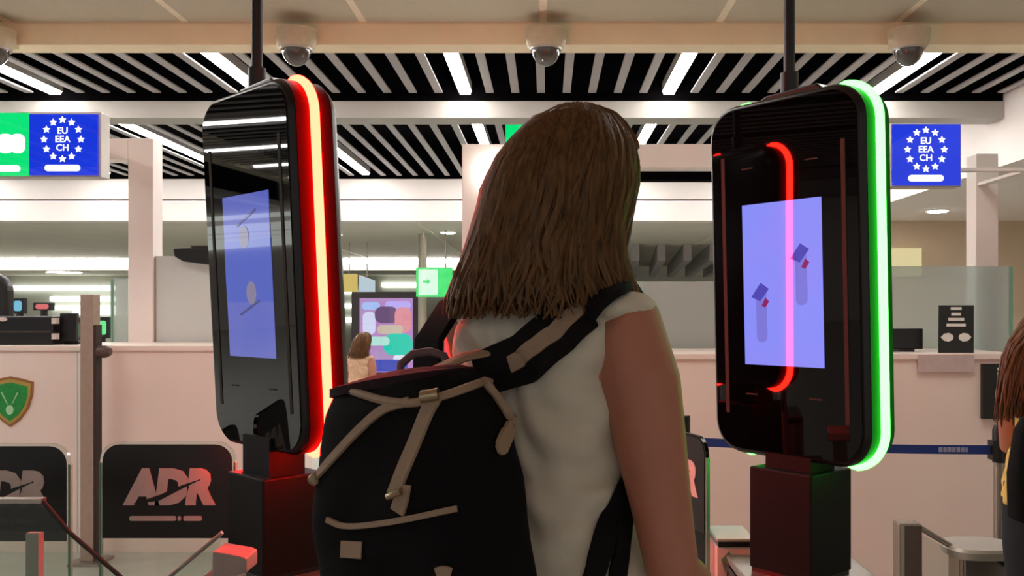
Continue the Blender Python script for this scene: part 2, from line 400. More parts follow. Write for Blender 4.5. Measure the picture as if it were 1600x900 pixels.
# ------------------------------------------------------------------ kiosks
def kiosk(p, label, light, strip_mat, screen_mat, pole_dx, side, box_top=.055):
    Wd, H, Dp = .4048, .8052, .1006
    px_, py_, pz_, psi, lam = p
    base = (px_ + .05 * math.sin(psi), py_ + .05 * math.cos(psi), .745)
    t = thing('gate_kiosk', base, label, 'kiosk', 'face recognition kiosks')
    def K(x, y, z, lean=True):
        if lean:
            y, z = y * math.cos(lam) - z * math.sin(lam), y * math.sin(lam) + z * math.cos(lam)
        return (px_ + x * math.cos(psi) + y * math.sin(psi), py_ - x * math.sin(psi) + y * math.cos(psi), pz_ + z)
    def KV(x, y, z): return K(x, y, z - pz_, False)
    # bulky housing: bevelled front plate, deep rim, rounded back
    R = .075
    prof = ((.000, -.010), (.004, -.003), (.012, 0), (Dp, 0), (Dp + .012, -.008), (Dp + .03, -.03))
    m = MB(); n = len(rrect(1, 1, .1, 8))
    rr = [rrect(Wd + 2 * o, H + 2 * o, R + o, 8) for _, o in prof]
    vs = [K(a, y, b) for (y, o), q in zip(prof, rr) for a, b in q]
    fs = [(i * n + j, i * n + (j + 1) % n, (i + 1) * n + (j + 1) % n, (i + 1) * n + j) for i in range(len(prof) - 1) for j in range(n)]
    fs += [tuple(range(n))[::-1], tuple((len(prof) - 1) * n + j for j in range(n))]
    # rim faces (between ring 2 and 3) get their own part
    rimf = [f for f in fs if len(f) == 4 and f[0] // n == 2]
    m.add(vs, [f for f in fs if f not in rimf])
    body = fixn(m.build('housing', 'black', t, True))
    rim = MB()
    outer = rrect(Wd + .002, H + .002, R + .001, 8); inner = rrect(Wd - .004, H - .004, R - .002, 8)
    vs = [K(a, y, b) for y, q in ((.013, outer), (Dp - .001, outer), (Dp - .001, inner), (.013, inner)) for a, b in q]
    fs = [(i * n + j, i * n + (j + 1) % n, ((i + 1) % 4) * n + (j + 1) % n, ((i + 1) % 4) * n + j) for i in range(4) for j in range(n)]
    rim.add(vs, fs); fixn(rim.build('rim', 'rim_' + strip_mat, t, True))
    # light strip running down the rim and hooking round both right-hand corners
    path = []
    hw, hh = Wd / 2, H / 2
    path += [(hw - R - .035 + .035 * i / 3, hh, 90) for i in range(3)]
    path += [(hw - R + R * math.cos(math.radians(a)), hh - R + R * math.sin(math.radians(a)), a) for a in range(90, -1, -9)]
    path += [(hw, hh - R - (H - 2 * R) * i / 12, 0) for i in range(1, 12)]
    path += [(hw - R + R * math.cos(math.radians(a)), -hh + R + R * math.sin(math.radians(a)), a) for a in range(0, -91, -9)]
    path += [(hw - R - .012 * i, -hh, -90) for i in range(1, 3)]
    n2 = 7; c = Dp * .56
    for mir in (1, -1):
        st = MB(); vs = []
        for i, (a, b, g) in enumerate(path):
            e = min(i, len(path) - 1 - i); k_ = min(1, .25 + .25 * e)
            for j in range(n2):
                th = math.pi * j / (n2 - 1)
                dy = -.0105 * k_ * math.cos(th); up = .015 * math.sin(th) * k_
                vs.append(K(mir * (a + up * math.cos(math.radians(g))), c + dy, b + up * math.sin(math.radians(g))))
        L_ = len(path)
        fs = [(i * n2 + j, i * n2 + j + 1, (i + 1) * n2 + j + 1, (i + 1) * n2 + j) for i in range(L_ - 1) for j in range(n2 - 1)]
        st.add(vs, fs); s_ = fixn(st.build('light_strip', strip_mat, t, True)); s_['label'] = light
    # front glass, screen, trims, marks
    q = rrect(Wd - .024, H - .024, R - .01, 8)
    MB().prism([(a, b) for a, b in q], -.003, .003, fn=K).build('front_glass', 'blackglass', t)
    sw = .2091; sh = sw * 16 / 9 * .98; sz = -.0118
    scr = MB().box(-sw / 2, sw / 2, -.0042, -.001, sz - sh / 2, sz + sh / 2, fn=K).build('screen', screen_mat, t)
    for dx in (-.158, .158):
        MB().box(dx - .005, dx + .005, -.0045, -.002, -.31, .285, fn=K).build('trim_line', 'trimline', t)
    for dx in (-.088, .082):
        for dz in (.253, -.262):
            MB().box(dx - .016, dx + .016, -.0042, -.002, dz - .0016, dz + .0016, fn=K).build('marker', 'dash', t)
    if side == 'R':
        # two pictograms: a hand holding a document over a reader
        for ux, uz in ((-.052, -.028), (.055, .055)):
            def pic(name, pts, col, dy):
                MB().prism([(ux + a, uz + b) for a, b in pts], -.0052 - dy, -.0043, fn=K).build(name, col, scr)
            cap = [(-.015 + .0 + .015 * math.cos(math.radians(a)) + .012, -.055 + .045 * (1 if math.sin(math.radians(a)) > 0 else -1) * 1 + .015 * math.sin(math.radians(a))) for a in range(0, 360, 20)]
            pic('reader_pictogram', cap, PICT[0], 0)
            pic('document_pictogram', [(-.03, -.012), (-.006, -.022), (.018, .006), (-.004, .02)], PICT[1], .0004)
            pic('thumb_pictogram', [(-.002, -.032), (.008, -.036), (.018, -.022), (.009, -.014)], PICT[2], .0008)
    else:
        for ux, uz, col, sc_ in ((-.01, .075, PICT[3], 1.), (.012, -.05, PICT[4], 1.)):
            MB().prism([(ux + .022 * math.cos(math.radians(a)), uz + .026 * math.sin(math.radians(a))) for a in range(0, 360, 20)], -.0052, -.0043, fn=K).build('pictogram', col, scr)
        MB().box(-sw / 2, sw / 2, -.0049, -.0043, sz - sh * .16, sz + sh * .22, fn=K).build('picture_band', PICT[5], scr)
        for uz in (.115, -.085):
            MB().prism([(-.045, uz - .012), (-.04, uz - .016), (.05, uz + .016), (.046, uz + .02)], -.0055, -.0043, fn=K).build('stroke_mark', PICT[6], scr)
    # neck, pedestal box, foot flange
    hb = pz_ - H / 2 * math.cos(lam)
    MB().box(-.055, .065, .012, .10, hb - .07, hb + .03, fn=KV).build('neck', 'box', t)
    MB().box(-.082, .082, -.012, .142, .755, hb - box_top, fn=KV).build('pedestal', 'box', t, bevel=.004)
    MB().box(-.078, .078, -.008, .138, .745, .755, fn=KV).build('pedestal_foot', 'dark', t)
    # cap with bracket and conduit up to the ceiling
    ty = Dp * .55
    MB().prism([(-.10, H / 2 - .004), (-.06, H / 2 + .014), (.075, H / 2 + .018), (.1, H / 2 - .004)], .03, .085, fn=K).build('top_bracket', 'black', t, bevel=.004)
    b0 = Vector(K(pole_dx, ty, H / 2 + .01))
    MB().tube([b0, (b0.x, b0.y, ZP + .01)], .0125, 14).build('conduit', 'dark', t, True)
    MB().tube([b0, b0 + Vector((0, 0, .05))], .02, 14).build('conduit_gland', 'dark', t, True)
    return t, K
PICT = [mat('pict_lavender', (8, 8, 10), .02, emit=lin((138, 132, 236)), es=.8), mat('pict_purple', (8, 8, 10), .02, emit=lin((84, 76, 186)), es=.9),
        mat('pict_red', (8, 8, 10), .02, emit=lin((156, 40, 110)), es=.8), mat('pict_tan', (8, 8, 10), .02, emit=lin((138, 128, 176)), es=.6),
        mat('pict_sand', (8, 8, 10), .02, emit=lin((160, 150, 186)), es=.6), mat('pict_band', (8, 8, 10), .02, emit=lin((96, 116, 226)), es=.62),
        mat('pict_stroke', (8, 8, 10), .02, emit=lin((100, 104, 170)), es=.5)]
kr, KR = kiosk((.521, 1.9834, 1.4077, math.radians(50.85), math.radians(1.9)), 'tall black gate kiosk edged with a glowing green light strip', 'glowing green light strip', 'green', 'scr', -.012, 'R', .022)
kl, KL = kiosk((-.6657, 2.0049, 1.4262, math.radians(43.96), math.radians(3.0)), 'tall black gate kiosk edged with a glowing red light strip', 'glowing red light strip', 'red', 'scr2', -.03, 'L')
# ------------------------------------------------------------------ gate cabinets and glass wings
def cabinet(x, y0, y1, label, w=.15, h=.745):
    t = thing('gate_cabinet', (x, (y0 + y1) / 2, 0), label, 'gate cabinet', 'gate cabinets under the kiosks')
    MB().box(x - w, x + w, y0, y1, 0, .1).build('plinth', 'dark', t)
    MB().box(x - w + .02, x + w - .02, y0 + .02, y1 - .02, .1, h - .04).build('core', 'steelpaint', t)
    for sx in (-1, 1):
        MB().box(x + sx * (w - .004) - .004, x + sx * (w - .004) + .004, y0 + .01, y1 - .01, .1, h - .02).build('side_glass', 'glass', t)
        for yy in (y0 + .015, y1 - .015):
            MB().box(x + sx * (w - .012) - .012, x + sx * (w - .012) + .012, yy - .015, yy + .015, .1, h - .01).build('corner_post', 'steel', t)
    MB().box(x - w, x + w, y0, y1, h - .02, h).build('top_plate', 'steel', t, bevel=.006)
    MB().box(x - w - .002, x + w + .002, y0 - .002, y1 + .002, h - .032, h - .02).build('shadow_joint', 'dark', t)
    return t
cabinet(-.62, 1.80, 2.18, 'stainless gate cabinet with glass sides below the red-lit kiosk')
cabinet(.585, 1.78, 2.18, 'stainless gate cabinet with glass sides below the green-lit kiosk')
cabinet(-1.80, 1.80, 2.14, 'stainless gate cabinet at the left end of the row, beyond the picture edge')
def wing(hinge, free, z0, z1, label, flip=False, box=True):
    """glass gate wing with a black sticker and logo, standing in the vertical plane hinge-free"""
    h = Vector((hinge[0], hinge[1], 0)); f = Vector((free[0], free[1], 0)); L = (f - h).length; u = (f - h).normalized()
    if u.x < 0: o, u = f, -u
    else: o = h
    nrm = Vector((u.y, -u.x, 0))                         # towards the viewer
    def G(a, n, z): q = o + u * a + nrm * n; return (q.x, q.y, z)
    t = thing('gate_wing', ((h + f) / 2 + Vector((0, 0, .2)))[:], label, 'gate wing', 'glass gate wings with airport logo')
    hh = z1 - .2
    poly = [(a + L / 2, b + .2 + hh / 2) for a, b in rrect(L, hh, .04, 6, (0, .045, .045, 0))]
    g = MB().prism(poly, -.005, .005, fn=lambda a, n, z: G(a, n, z)); fixn(g.build('pane', 'glass', t))
    e = MB()
    for a in (0, L): e.box(a - .003, a + .003, -.005, .005, .2, z1 - .05, fn=G)
    e.build('pane_edge', 'glassedge', t)
    sh = z1 - z0 - .006
    poly = [(a + L / 2, b + z0 + sh / 2) for a, b in rrect(L - .012, sh, .04, 6, (0, .042, .042, 0))]
    s = MB().prism(poly, .0052, .0062, fn=G); fixn(s.build('sticker', 'sticker', t))
    vs, fs = text_mesh('ADR', .108, .14, .0085)
    zc = z0 + sh * .53
    m = MB().add([G(L / 2 + x * .92 + .005, .0068 + z * 1, zc + y) for x, y, z in vs], fs); lg = m.build('logo_lettering', 'logo', t)
    # dark swoosh cutting the letters and the bar under them
    m = MB().prism([(L / 2 - .085, zc - .037), (L / 2 - .02, zc - .016), (L / 2 + .035, zc + .008), (L / 2 + .085, zc + .024), (L / 2 + .03, zc - .004), (L / 2 - .02, zc - .030)], .0078, .0084, fn=G)
    fixn(m.build('logo_swoosh', 'sticker', t))
    for a0, a1 in ((-.092, .022), (.026, .034), (.04, .085)):
        MB().prism([(L / 2 + (a0 + a1) / 2 + a, zc - .073 + b) for a, b in rrect(a1 - a0, .012, .004, 3)], .0066, .0076, fn=G).build('logo_bar', 'logo', t)
    for z in (.3, .6):
        q = h + (f - h).normalized() * .01
        MB().tube([(q.x, q.y, z), (q.x, q.y, z + .08)], .014, 10).build('hinge', 'steel', t, True)
    return t
zt = Z(690, 2.2); zb = Z(840, 2.2)
wing((X(368, 2.2), 2.2), (X(158, 2.2), 2.2), zb, zt, 'closed glass gate wing whose logo glows red beside the red-lit kiosk')
wing((X(-105, 2.17), 2.17), (X(110, 2.17), 2.17), zb, zt, 'closed glass gate wing cut by the left picture edge')
wing((.400, 2.235), (.29, 2.52), zb, zt + .005, 'open glass gate wing half hidden behind the woman\'s bare arm')
wing((-.46, 2.235), (-.40, 2.52), zb, zt, 'open glass gate wing hidden behind the backpack')
# hinge post of the open wing
t = thing('gate_post', (X(1145, 2.2), 2.25, 0), 'short white gate post between the woman\'s arm and the green-lit kiosk', 'gate post')
a, b = X(1120, 2.2), X(1180, 2.2); h = Z(842, 2.2)
MB().box(a, b, 2.2, 2.34, 0, h - .02).build('body', 'white', t, bevel=.004)
MB().box(a + .003, b - .006, 2.197, 2.343, h - .02, h - .009).build('shadow_joint', 'dark', t)
MB().box(a, b, 2.2, 2.34, h - .009, h).build('cap', 'steelpaint', t, bevel=.003)
MB().prism([(a + .01, h - .05), (a + .03, h - .03), (b - .02, h - .17), (b - .04, h - .19)], 2.196, 2.2).build('glass_brace', 'glassedge', t)
# glass fins of the left lane
def fin(pts, d, label, foot):
    t = thing('glass_fin', (foot, d, 0), label, 'glass panel', 'sloping glass fins of the left gate lane')
    fixn(MB().prism([(X(px, d), Z(py, d)) for px, py in pts], d, d + .012).build('pane', 'glass', t))
    return t, d
t, d = fin([(-150, 783), (62, 783), (105, 832), (180, 897), (285, 991), (285, 1480), (-150, 1480)], 1.9, 'sloping clear glass fin at the bottom left corner', X(0, 1.9))
MB().box(X(-150, d), X(66, d), d - .004, d + .016, Z(786, d), Z(779, d)).build('top_rail', 'steel', t)
MB().tube([(X(64, d), d + .006, Z(783, d)), (X(106, d), d + .006, Z(833, d)), (X(181, d), d + .006, Z(898, d)), (X(285, d), d + .006, Z(991, d))], .005, 8).build('edge_bead', 'trimline', t, True)
MB().box(X(34, d), X(54, d), d + .014, d + .035, .02, Z(836, d)).build('reflected_post', 'steelpaint', t)  # solid bar standing in for a post mirrored in the pane
fixn(MB().prism([(X(px, d), Z(py, d)) for px, py in ((-150, 790), (60, 790), (104, 833), (-150, 833))], d + .013, d + .02).build('reflection_band', glassmat('reflection_tint', (.28, .25, .25)), t))  # dark tint painted in for the reflection across the pane
t, d = fin([(342, 835), (230, 930), (-60, 1180), (-60, 1290), (342, 1290)], 2.12, 'sloping glass fin right of the left lane below the red-lit logo', X(200, 2.12))
MB().tube([(X(346, d), d + .006, Z(833, d)), (X(230, d), d + .006, Z(930, d)), (X(-60, d), d + .006, Z(1180, d))], .005, 8).build('edge_bead', 'steelpaint', t, True)
t = thing('gate_sensor', (X(375, 1.78), 1.76, 0), 'small white block at the foot of the red-lit kiosk', 'sensor block')
MB().prism([(X(345, 1.77), Z(893, 1.77)), (X(398, 1.77), Z(885, 1.77)), (X(398, 1.77), Z(862, 1.77)), (X(388, 1.77), Z(858, 1.77)), (X(346, 1.77), Z(851, 1.77))], 1.72, 1.79).build('casing', 'sensor', t, bevel=.004)
MB().box(X(362, 1.76), X(380, 1.76), 1.73, 1.775, 0, Z(888, 1.77)).build('stand', 'steel', t)

# barrier with steel post and slanting rail, right
d = 3.0
t = thing('steel_barrier', (X(1500, d), d, 0), 'low steel barrier with slanting rail and box at the bottom right', 'barrier')
MB().box(X(1405, d), X(1440, d), d, d + .06, 0, Z(818, d)).build('post', 'steel', t, bevel=.006)
MB().box(X(1414, d), X(1440, d), d - .004, d, .2, Z(822, d)).build('post_inlay', mat('post_inlay', (92, 78, 72), .5), t)
MB().tube([(X(1432, d), d + .03, Z(821, d)), (X(1492, d), d + .03, Z(857, d))], .010, 10).build('rail', 'steel', t, True)
MB().loft([(Z(872, d), X(1540, d), d + .05, .11, .09, 3), (Z(860, d), X(1540, d), d + .05, .118, .1, 3), (Z(855, d), X(1540, d), d + .05, .11, .095, 3)], 24).build('top_dish', 'steelpaint', t, True)
MB().box(X(1506, d), X(1588, d), d, d + .12, 0, Z(872, d)).build('pillar', 'steel', t, bevel=.006)
MB().prism([(X(1552, d), Z(874, d)), (X(1590, d), Z(862, d)), (X(1590, d), Z(890, d)), (X(1575, d), Z(890, d))], d - .006, d).build('dark_wedge', 'dark', t)  # flat dark wedge on the pillar front below the dish
MB().tube([(X(1586, d), d + .03, Z(862, d)), (X(1640, d), d + .03, Z(830, d))], .010, 10).build('rail', 'steel', t, True)
fixn(MB().prism([(X(1440, d), Z(835, d)), (X(1495, d), Z(866, d)), (X(1506, d), Z(880, d)), (X(1506, d), .1), (X(1440, d), .1)], d + .026, d + .034).build('glass_infill', 'glass', t))

# belt stanchion and blue belt
d = 3.35
x = X(1562, d)
t = thing('belt_stanchion', (x, d, 0), 'steel belt stanchion beside the person at the right picture edge', 'stanchion')
MB().tube([(x, d, 0), (x, d, .012), (x, d, .03)], [.15, .15, .03], 28).build('base', 'steel', t, True)
MB().tube([(x, d, .02), (x, d, Z(712, d))], .0215, 18).build('tube', 'steel', t, True)
MB().tube([(x, d, Z(722, d)), (x, d, Z(672, d)), (x, d, Z(664, d))], [.026, .026, .02], 18).build('head', 'dark', t, True)
MB().box(x - .035, x - .015, d - .02, d + .02, Z(718, d), Z(688, d)).build('belt_slot', 'dark', t)
bt = thing('barrier_belt', (X(1330, 3.4), 3.42, .8), 'blue retractable barrier belt running behind the green-lit kiosk', 'barrier belt')
e0 = Vector((x - .036, d, 0)); e1 = Vector((X(1080, 3.52), 3.52, 0))
m = MB(); vs = []
for i in range(9):
    q = e0.lerp(e1, i / 8); zc = Z(703, d) * (1 - i / 8) + Z(690, 3.52) * i / 8 - .008 * math.sin(math.pi * i / 8); hgt = .017
    vs += [(q.x, q.y, zc - hgt), (q.x, q.y + .003, zc - hgt), (q.x, q.y + .003, zc + hgt), (q.x, q.y, zc + hgt)]
m.add(vs, [(i * 4 + j, i * 4 + (j + 1) % 4, i * 4 + 4 + (j + 1) % 4, i * 4 + 4 + j) for i in range(8) for j in range(4)] + [(3, 2, 1, 0), (32, 33, 34, 35)])
fixn(m.build('webbing', 'belt', bt))
q0 = X(1466, 3.37); q1 = X(1514, 3.37)
for i in range(7):
    a = q0 + (q1 - q0) * i / 7
    MB().box(a, a + (q1 - q0) / 9, 3.362, 3.366, Z(706.5, 3.36), Z(699.5, 3.36)).build('print', mat('belt_print_%d' % i, (150, 165, 205), .7), bt)
x2 = e1.x - .03
t = thing('belt_stanchion', (x2, 3.52, 0), 'steel belt stanchion hidden behind the woman\'s arm', 'stanchion')
MB().tube([(x2, 3.52, 0), (x2, 3.52, .012), (x2, 3.52, .03)], [.15, .15, .03], 28).build('base', 'steel', t, True)
MB().tube([(x2, 3.52, .02), (x2, 3.52, .9)], .0215, 18).build('tube', 'steel', t, True)
MB().tube([(x2, 3.52, .85), (x2, 3.52, .93)], .026, 18).build('head', 'dark', t, True)

# ------------------------------------------------------------------ left booth
def counter(x0, x1, d, ztop, label, seams_):
    t = thing('counter', ((x0 + x1) / 2, d + .3, 0), label, 'counter', 'white passport control counters')
    xs = [x0] + seams_ + [x1]
    for a, b in zip(xs[:-1], xs[1:]):
        MB().box(a + .0015, b - .0015, d, d + .03, .0, ztop - .03).build('front_panel', 'white', t)
    MB().box(x0, x1, d + .03, d + .6, .0, ztop - .06).build('carcass', 'white', t)
    MB().box(x0 - .01, x1 + .01, d - .012, d + .62, ztop - .03, ztop).build('worktop', 'white', t, bevel=.004)
    return t
DL, DR = 5.0, 4.3
zl, zr = Z(540, DL), Z(552, DR)
counter(-5.2, X(445, DL), DL, zl, 'white counter with green crest and dark equipment, left', [X(121, DL)])
counter(X(930, DR), X(1590, DR), DR, zr, 'white counter with black notice, right behind the green-lit kiosk', [X(1250, DR)])
# crest
t = thing('crest', (X(17, DL), DL - .003, Z(667, DL)), 'green and gold shield crest on the left counter front', 'crest')
def shield(s):
    pts = [(-1, .78), (-.55, .9), (0, 1), (.55, .9), (1, .78), (.98, .3), (.8, -.25), (.45, -.7), (0, -1), (-.45, -.7), (-.8, -.25), (-.98, .3)]
    c = (X(17, DL), (Z(588, DL) + Z(667, DL)) / 2); a = (X(53, DL) - X(17, DL)); b = (Z(588, DL) - Z(667, DL)) / 2
    return [(c[0] + a * s * p, c[1] + b * s * q) for p, q in pts]
MB().prism(shield(1), DL - .006, DL - .0005).build('rim', 'crest_rim', t)
MB().prism(shield(.9), DL - .008, DL - .005).build('border', 'crest_gold', t)
MB().prism(shield(.76), DL - .010, DL - .007).build('field', 'crest_green', t)
cz = (Z(588, DL) + Z(667, DL)) / 2; cxx = X(17, DL)
MB().prism([(cxx + .022 * math.cos(a * .7), cz - .045 + .028 * math.sin(a * .7)) for a in range(9)], DL - .012, DL - .009).build('emblem', 'crest_pale', t)
for sx in (-1, 1):
    MB().prism([(cxx + sx * .008, cz - .02), (cxx + sx * .04, cz + .05), (cxx + sx * .05, cz + .055), (cxx + sx * .02, cz - .005)], DL - .012, DL - .009).build('emblem_wing', 'crest_pale', t)
# column and header
t = thing('booth_frame', (X(220, 5.3), 5.3, 0), 'white booth column and header at the left, behind the EU sign', 'booth frame', 'white booth frames')
MB().box(X(200, 5.62), X(239, 5.62), 5.62, 5.76, 0, Z(216, 5.62)).build('column', 'white2', t, bevel=.004)
MB().box(-5.2, X(200, 5.62), 5.62, 5.76, Z(249, 5.62), Z(216, 5.62)).build('header', 'white2', t, bevel=.004)
t = thing('partition', (X(340, 5.64), 5.65, 0), 'frosted grey glass partition beside the left booth column', 'partition', 'glass screens over the counters')
MB().box(X(241, 5.64), X(450, 5.64), 5.645, 5.657, zl - .2, Z(400, 5.64)).build('pane', 'frost', t)
MB().box(X(239, 5.64), X(243, 5.64), 5.64, 5.662, 0, Z(402, 5.64)).build('post', 'steel', t)
MB().box(X(446, 5.64), X(450, 5.64), 5.64, 5.662, 0, Z(402, 5.64)).build('post', 'steel', t)
t = thing('bracket_camera', (X(305, 5.6), 5.6, Z(412, 5.6)), 'dark wedge-shaped camera on the partition left of the red-lit kiosk', 'security camera')
fixn(MB().prism([(X(px, 5.6), Z(py, 5.6)) for px, py in ((274, 389), (352, 387), (352, 415), (320, 413), (290, 409), (276, 401))], 5.56, 5.642).build('casing', 'dark', t, bevel=.008))
MB().box(X(300, 5.6), X(330, 5.6), 5.58, 5.63, Z(387, 5.6), Z(384, 5.6)).build('cap', 'trimline', t)
t = thing('partition', (X(188, 5.68), 5.68, 0), 'narrow aqua glass pane left of the left booth column', 'partition', 'glass screens over the counters')
MB().box(X(175, 5.68), X(200, 5.68), 5.675, 5.687, 0, Z(435, 5.68)).build('pane', 'aqua', t)
MB().box(X(174, 5.68), X(177, 5.68), 5.67, 5.69, 0, Z(436, 5.68)).build('edge_post', 'glassedge', t)
# lit signs
def star(cx, cz, r):
    return [(cx + (r if i % 2 == 0 else r * .5) * math.sin(math.pi * i / 5), cz + (r if i % 2 == 0 else r * .5) * math.cos(math.pi * i / 5)) for i in range(10)]
def eu_face(t, x0, x1, z0, z1, d):
    face = MB().box(x0, x1, d - .012, d - .002, z0, z1).build('blue_face', 'sign_blue', t)
    w = x1 - x0; h = z1 - z0; cx = (x0 + x1) / 2 - w * .01; czz = z0 + h * .585; r = w * .27
    for i in range(12):
        a = 2 * math.pi * i / 12
        fixn(MB().prism(star(cx + r * math.sin(a), czz + r * math.cos(a) * 1.06, w * .055), d - .016, d - .011).build('star', 'sign_white', face))
    for j, s in enumerate(('EU', 'EEA', 'CH')):
        vs, fs = text_mesh(s, h * .15, 0, .0007)
        MB().add([(cx + x, d - .0135 - z, czz + h * .14 * (1 - j) + y) for x, y, z in vs], fs).build('lettering', 'sign_white', face)
    MB().prism([(cx + a, z0 + h * .115 + b) for a, b in rrect(w * .52, h * .105, h * .05, 4)], d - .016, d - .011).build('caption_bar', 'sign_white', face)
d = 4.9
t = thing('lit_sign', (X(50, d), d, Z(276, d)), 'green and blue lit overhead sign with ring of stars, left', 'sign', 'lit lane signs')
MB().box(X(-62, d), X(158, d), d, d + .10, Z(277, d), Z(175, d)).build('case', 'steelpaint', t, bevel=.004)
g = MB().box(X(-60, d), X(46, d), d - .012, d - .002, Z(275, d), Z(177, d)).build('green_face', 'sign_green', t)
for px, pw in ((30, 22), (11, 24), (-10, 24)):
    MB().prism([(X(px, d) + a, Z(225, d) + b) for a, b in rrect(pw * d / F, 30 * d / F, .03, 5)], d - .016, d - .011).build('pictogram', 'sign_white', g)
MB().prism([(X(3, d) + a, Z(264, d) + b) for a, b in rrect(62 * d / F, 10 * d / F, .016, 4)], d - .016, d - .011).build('caption_bar', 'sign_white', g)
eu_face(t, X(47.5, d), X(154, d), Z(274, d), Z(179, d), d)
MB().box(X(20, d), X(60, d), d + .1, 5.62, 2.30, 2.36).build('bracket', 'steelpaint', t)
d = 4.4
t = thing('lit_sign', (X(1447, d), d, Z(291, d)), 'blue lit overhead sign with ring of stars, right of the green-lit kiosk', 'sign', 'lit lane signs')
MB().box(X(1392, d), X(1502, d), d, d + .10, Z(292, d), Z(192, d)).build('case', 'steelpaint', t, bevel=.004)
eu_face(t, X(1393, d), X(1499, d), Z(290, d), Z(195, d), d)
MB().box(X(1470, d), 2.46, d + .1, d + .15, Z(262, d), Z(257, d)).build('bracket', 'white2', t)
MB().box(2.41, 2.46, d + .15, 5.018, Z(262, d), Z(257, d)).build('bracket', 'white2', t)
# counter equipment
d = 5.1
t = thing('document_scanner', (X(40, d), d, zl), 'long dark equipment case on the left counter', 'scanner')
MB().box(X(-60, d), X(82, d), d, d + .22, zl, Z(494, d)).build('case', 'dark', t, bevel=.008)
MB().box(X(-60, d), X(80, d), d - .004, d, Z(520, d), Z(517, d)).build('seam', 'trimline', t)
MB().prism([(X(5, d) + .025 * math.cos(a * .6), Z(499, d) + .012 * math.sin(a * .6)) for a in range(11)], d - .005, d).build('badge', 'logo', t)
for py in (502, 526): MB().box(X(81, d), X(88, d), d - .004, d + .03, Z(py + 4, d), Z(py - 5, d)).build('latch', 'logo', t)
t = thing('monitor', (X(95, d), d, zl), 'small dark monitor at the right end of the counter equipment', 'monitor', 'monitors on the counters')
MB().box(X(84, d), X(110, d), d + .06, d + .1, zl + .02, Z(489, d)).build('panel', 'dark', t, bevel=.006)
MB().box(X(86, d), X(108, d), d + .1, d + .16, zl, zl + .02).build('foot', 'dark', t)
t = thing('office_chair', (X(-25, 5.9), 5.9, 0), 'black high-backed office chair at the left picture edge', 'chair')
xc = X(-25, 5.9)
MB().prism([(xc + a, 1.32 + b) for a, b in rrect(.34, .56, .12, 6)], 5.88, 5.96).build('backrest', 'dark', t, bevel=.02)
MB().prism([(xc + a, 1.42 - .85 + b) for a, b in rrect(.46, .09, .04, 4)], 5.8, 6.25).build('seat', 'dark', t, bevel=.02)
MB().box(xc - .03, xc + .03, 5.94, 5.99, .55, 1.15).build('back_stem', 'dark', t)
MB().tube([(xc, 6.02, .06), (xc, 6.02, .54)], .03, 12).build('gas_lift', 'steel', t, True)
for i in range(5):
    a = 2 * math.pi * i / 5
    MB().tube([(xc, 6.02, .08), (xc + .28 * math.cos(a), 6.02 + .28 * math.sin(a), .025)], [.025, .018], 8).build('leg', 'dark', t, True)
for k_, (px, py, w, h, c, lab) in enumerate(((117, 516, 14, 26, (120, 240, 165), 'small lit green display left of the steel post'), (157, 512, 18, 22, (110, 240, 150), 'small lit green display right of the steel post'), (28, 478, 12, 16, (120, 190, 220), 'small pale blue display above the counter equipment'), (66, 479, 20, 8, (220, 110, 110), 'small red display in the far hall left'))):
    d = 8.0
    t = thing('wall_display', (X(px, d), d, 0), lab, 'display', 'small displays beyond the left counter')
    MB().box(X(px - w * .7, d), X(px + w * .7, d), d, d + .06, Z(py + h * .75, d), Z(py + h * .65 - h * 1.4, d)).build('case', 'dark', t)
    MB().prism([(X(px, d) + a, Z(py, d) + b) for a, b in rrect(w * d / F, h * d / F, .02, 4)], d - .006, d).build('screen', screenmat('display_%d' % k_, c, .9), t)
    MB().tube([(X(px, d), d + .03, 0), (X(px, d), d + .03, Z(py, d))], .03, 8).build('stand', 'dark', t, True)
# steel post with a knob in front of the left counter
d = 4.75
t = thing('steel_post', (X(136, d), d, 0), 'tall square steel post in front of the left counter', 'post')
MB().box(X(125, d), X(145, d), d, d + .08, .015, Z(460, d)).build('shaft', mat('taupe_steel', (168, 150, 136), .4, metal=.3), t, bevel=.003)
MB().box(X(145, d), X(149, d), d + .01, d + .07, .015, Z(508, d)).build('shaft_return', 'trimline', t)
MB().box(X(112, d), X(160, d), d - .05, d + .13, 0, .015).build('foot_plate', 'steel', t)
MB().tube([(X(149, d), d + .035, Z(550, d)), (X(160, d), d + .035, Z(550, d)), (X(168, d), d + .035, Z(550, d))], [.034, .034, .02], 14).build('knob', mat('brown_knob', (84, 66, 62), .4), t, True)

# ------------------------------------------------------------------ middle and right booths
t = thing('booth_frame', (X(745, 5.3), 5.3, 0), 'white booth column and header behind the woman\'s head', 'booth frame', 'white booth frames')
MB().box(X(722, 5.3), X(772, 5.3), 5.3, 5.44, 0, Z(225, 5.3)).build('column', 'white2', t, bevel=.004)
MB().box(X(772, 5.3), X(1280, 5.3), 5.3, 5.44, Z(262, 5.3), Z(225, 5.3)).build('header', 'white2', t, bevel=.004)
MB().box(X(1230, 5.3), X(1280, 5.3), 5.3, 5.44, 0, Z(262, 5.3)).build('column', 'white2', t, bevel=.004)
MB().box(X(960, 5.4), X(1240, 5.4), 5.46, 5.56, Z(281, 5.46), Z(261, 5.46)).build('dark_slat_band', 'void', t)  # added black box in place of the dark slats under the header
o = MB().prism([(X(769, 5.2) + .04 * math.cos(a * .6), Z(264, 5.2) + .03 * math.sin(a * .6)) for a in range(11)], 5.23, 5.3).build('wall_lamp', 'down')
tag(o, 'small bright lamp on the white booth column by the woman\'s hair', 'lamp')
t = thing('booth_column', (X(1542, 5.02), 5.02, 0), 'white booth column at the right behind the black notice', 'column')
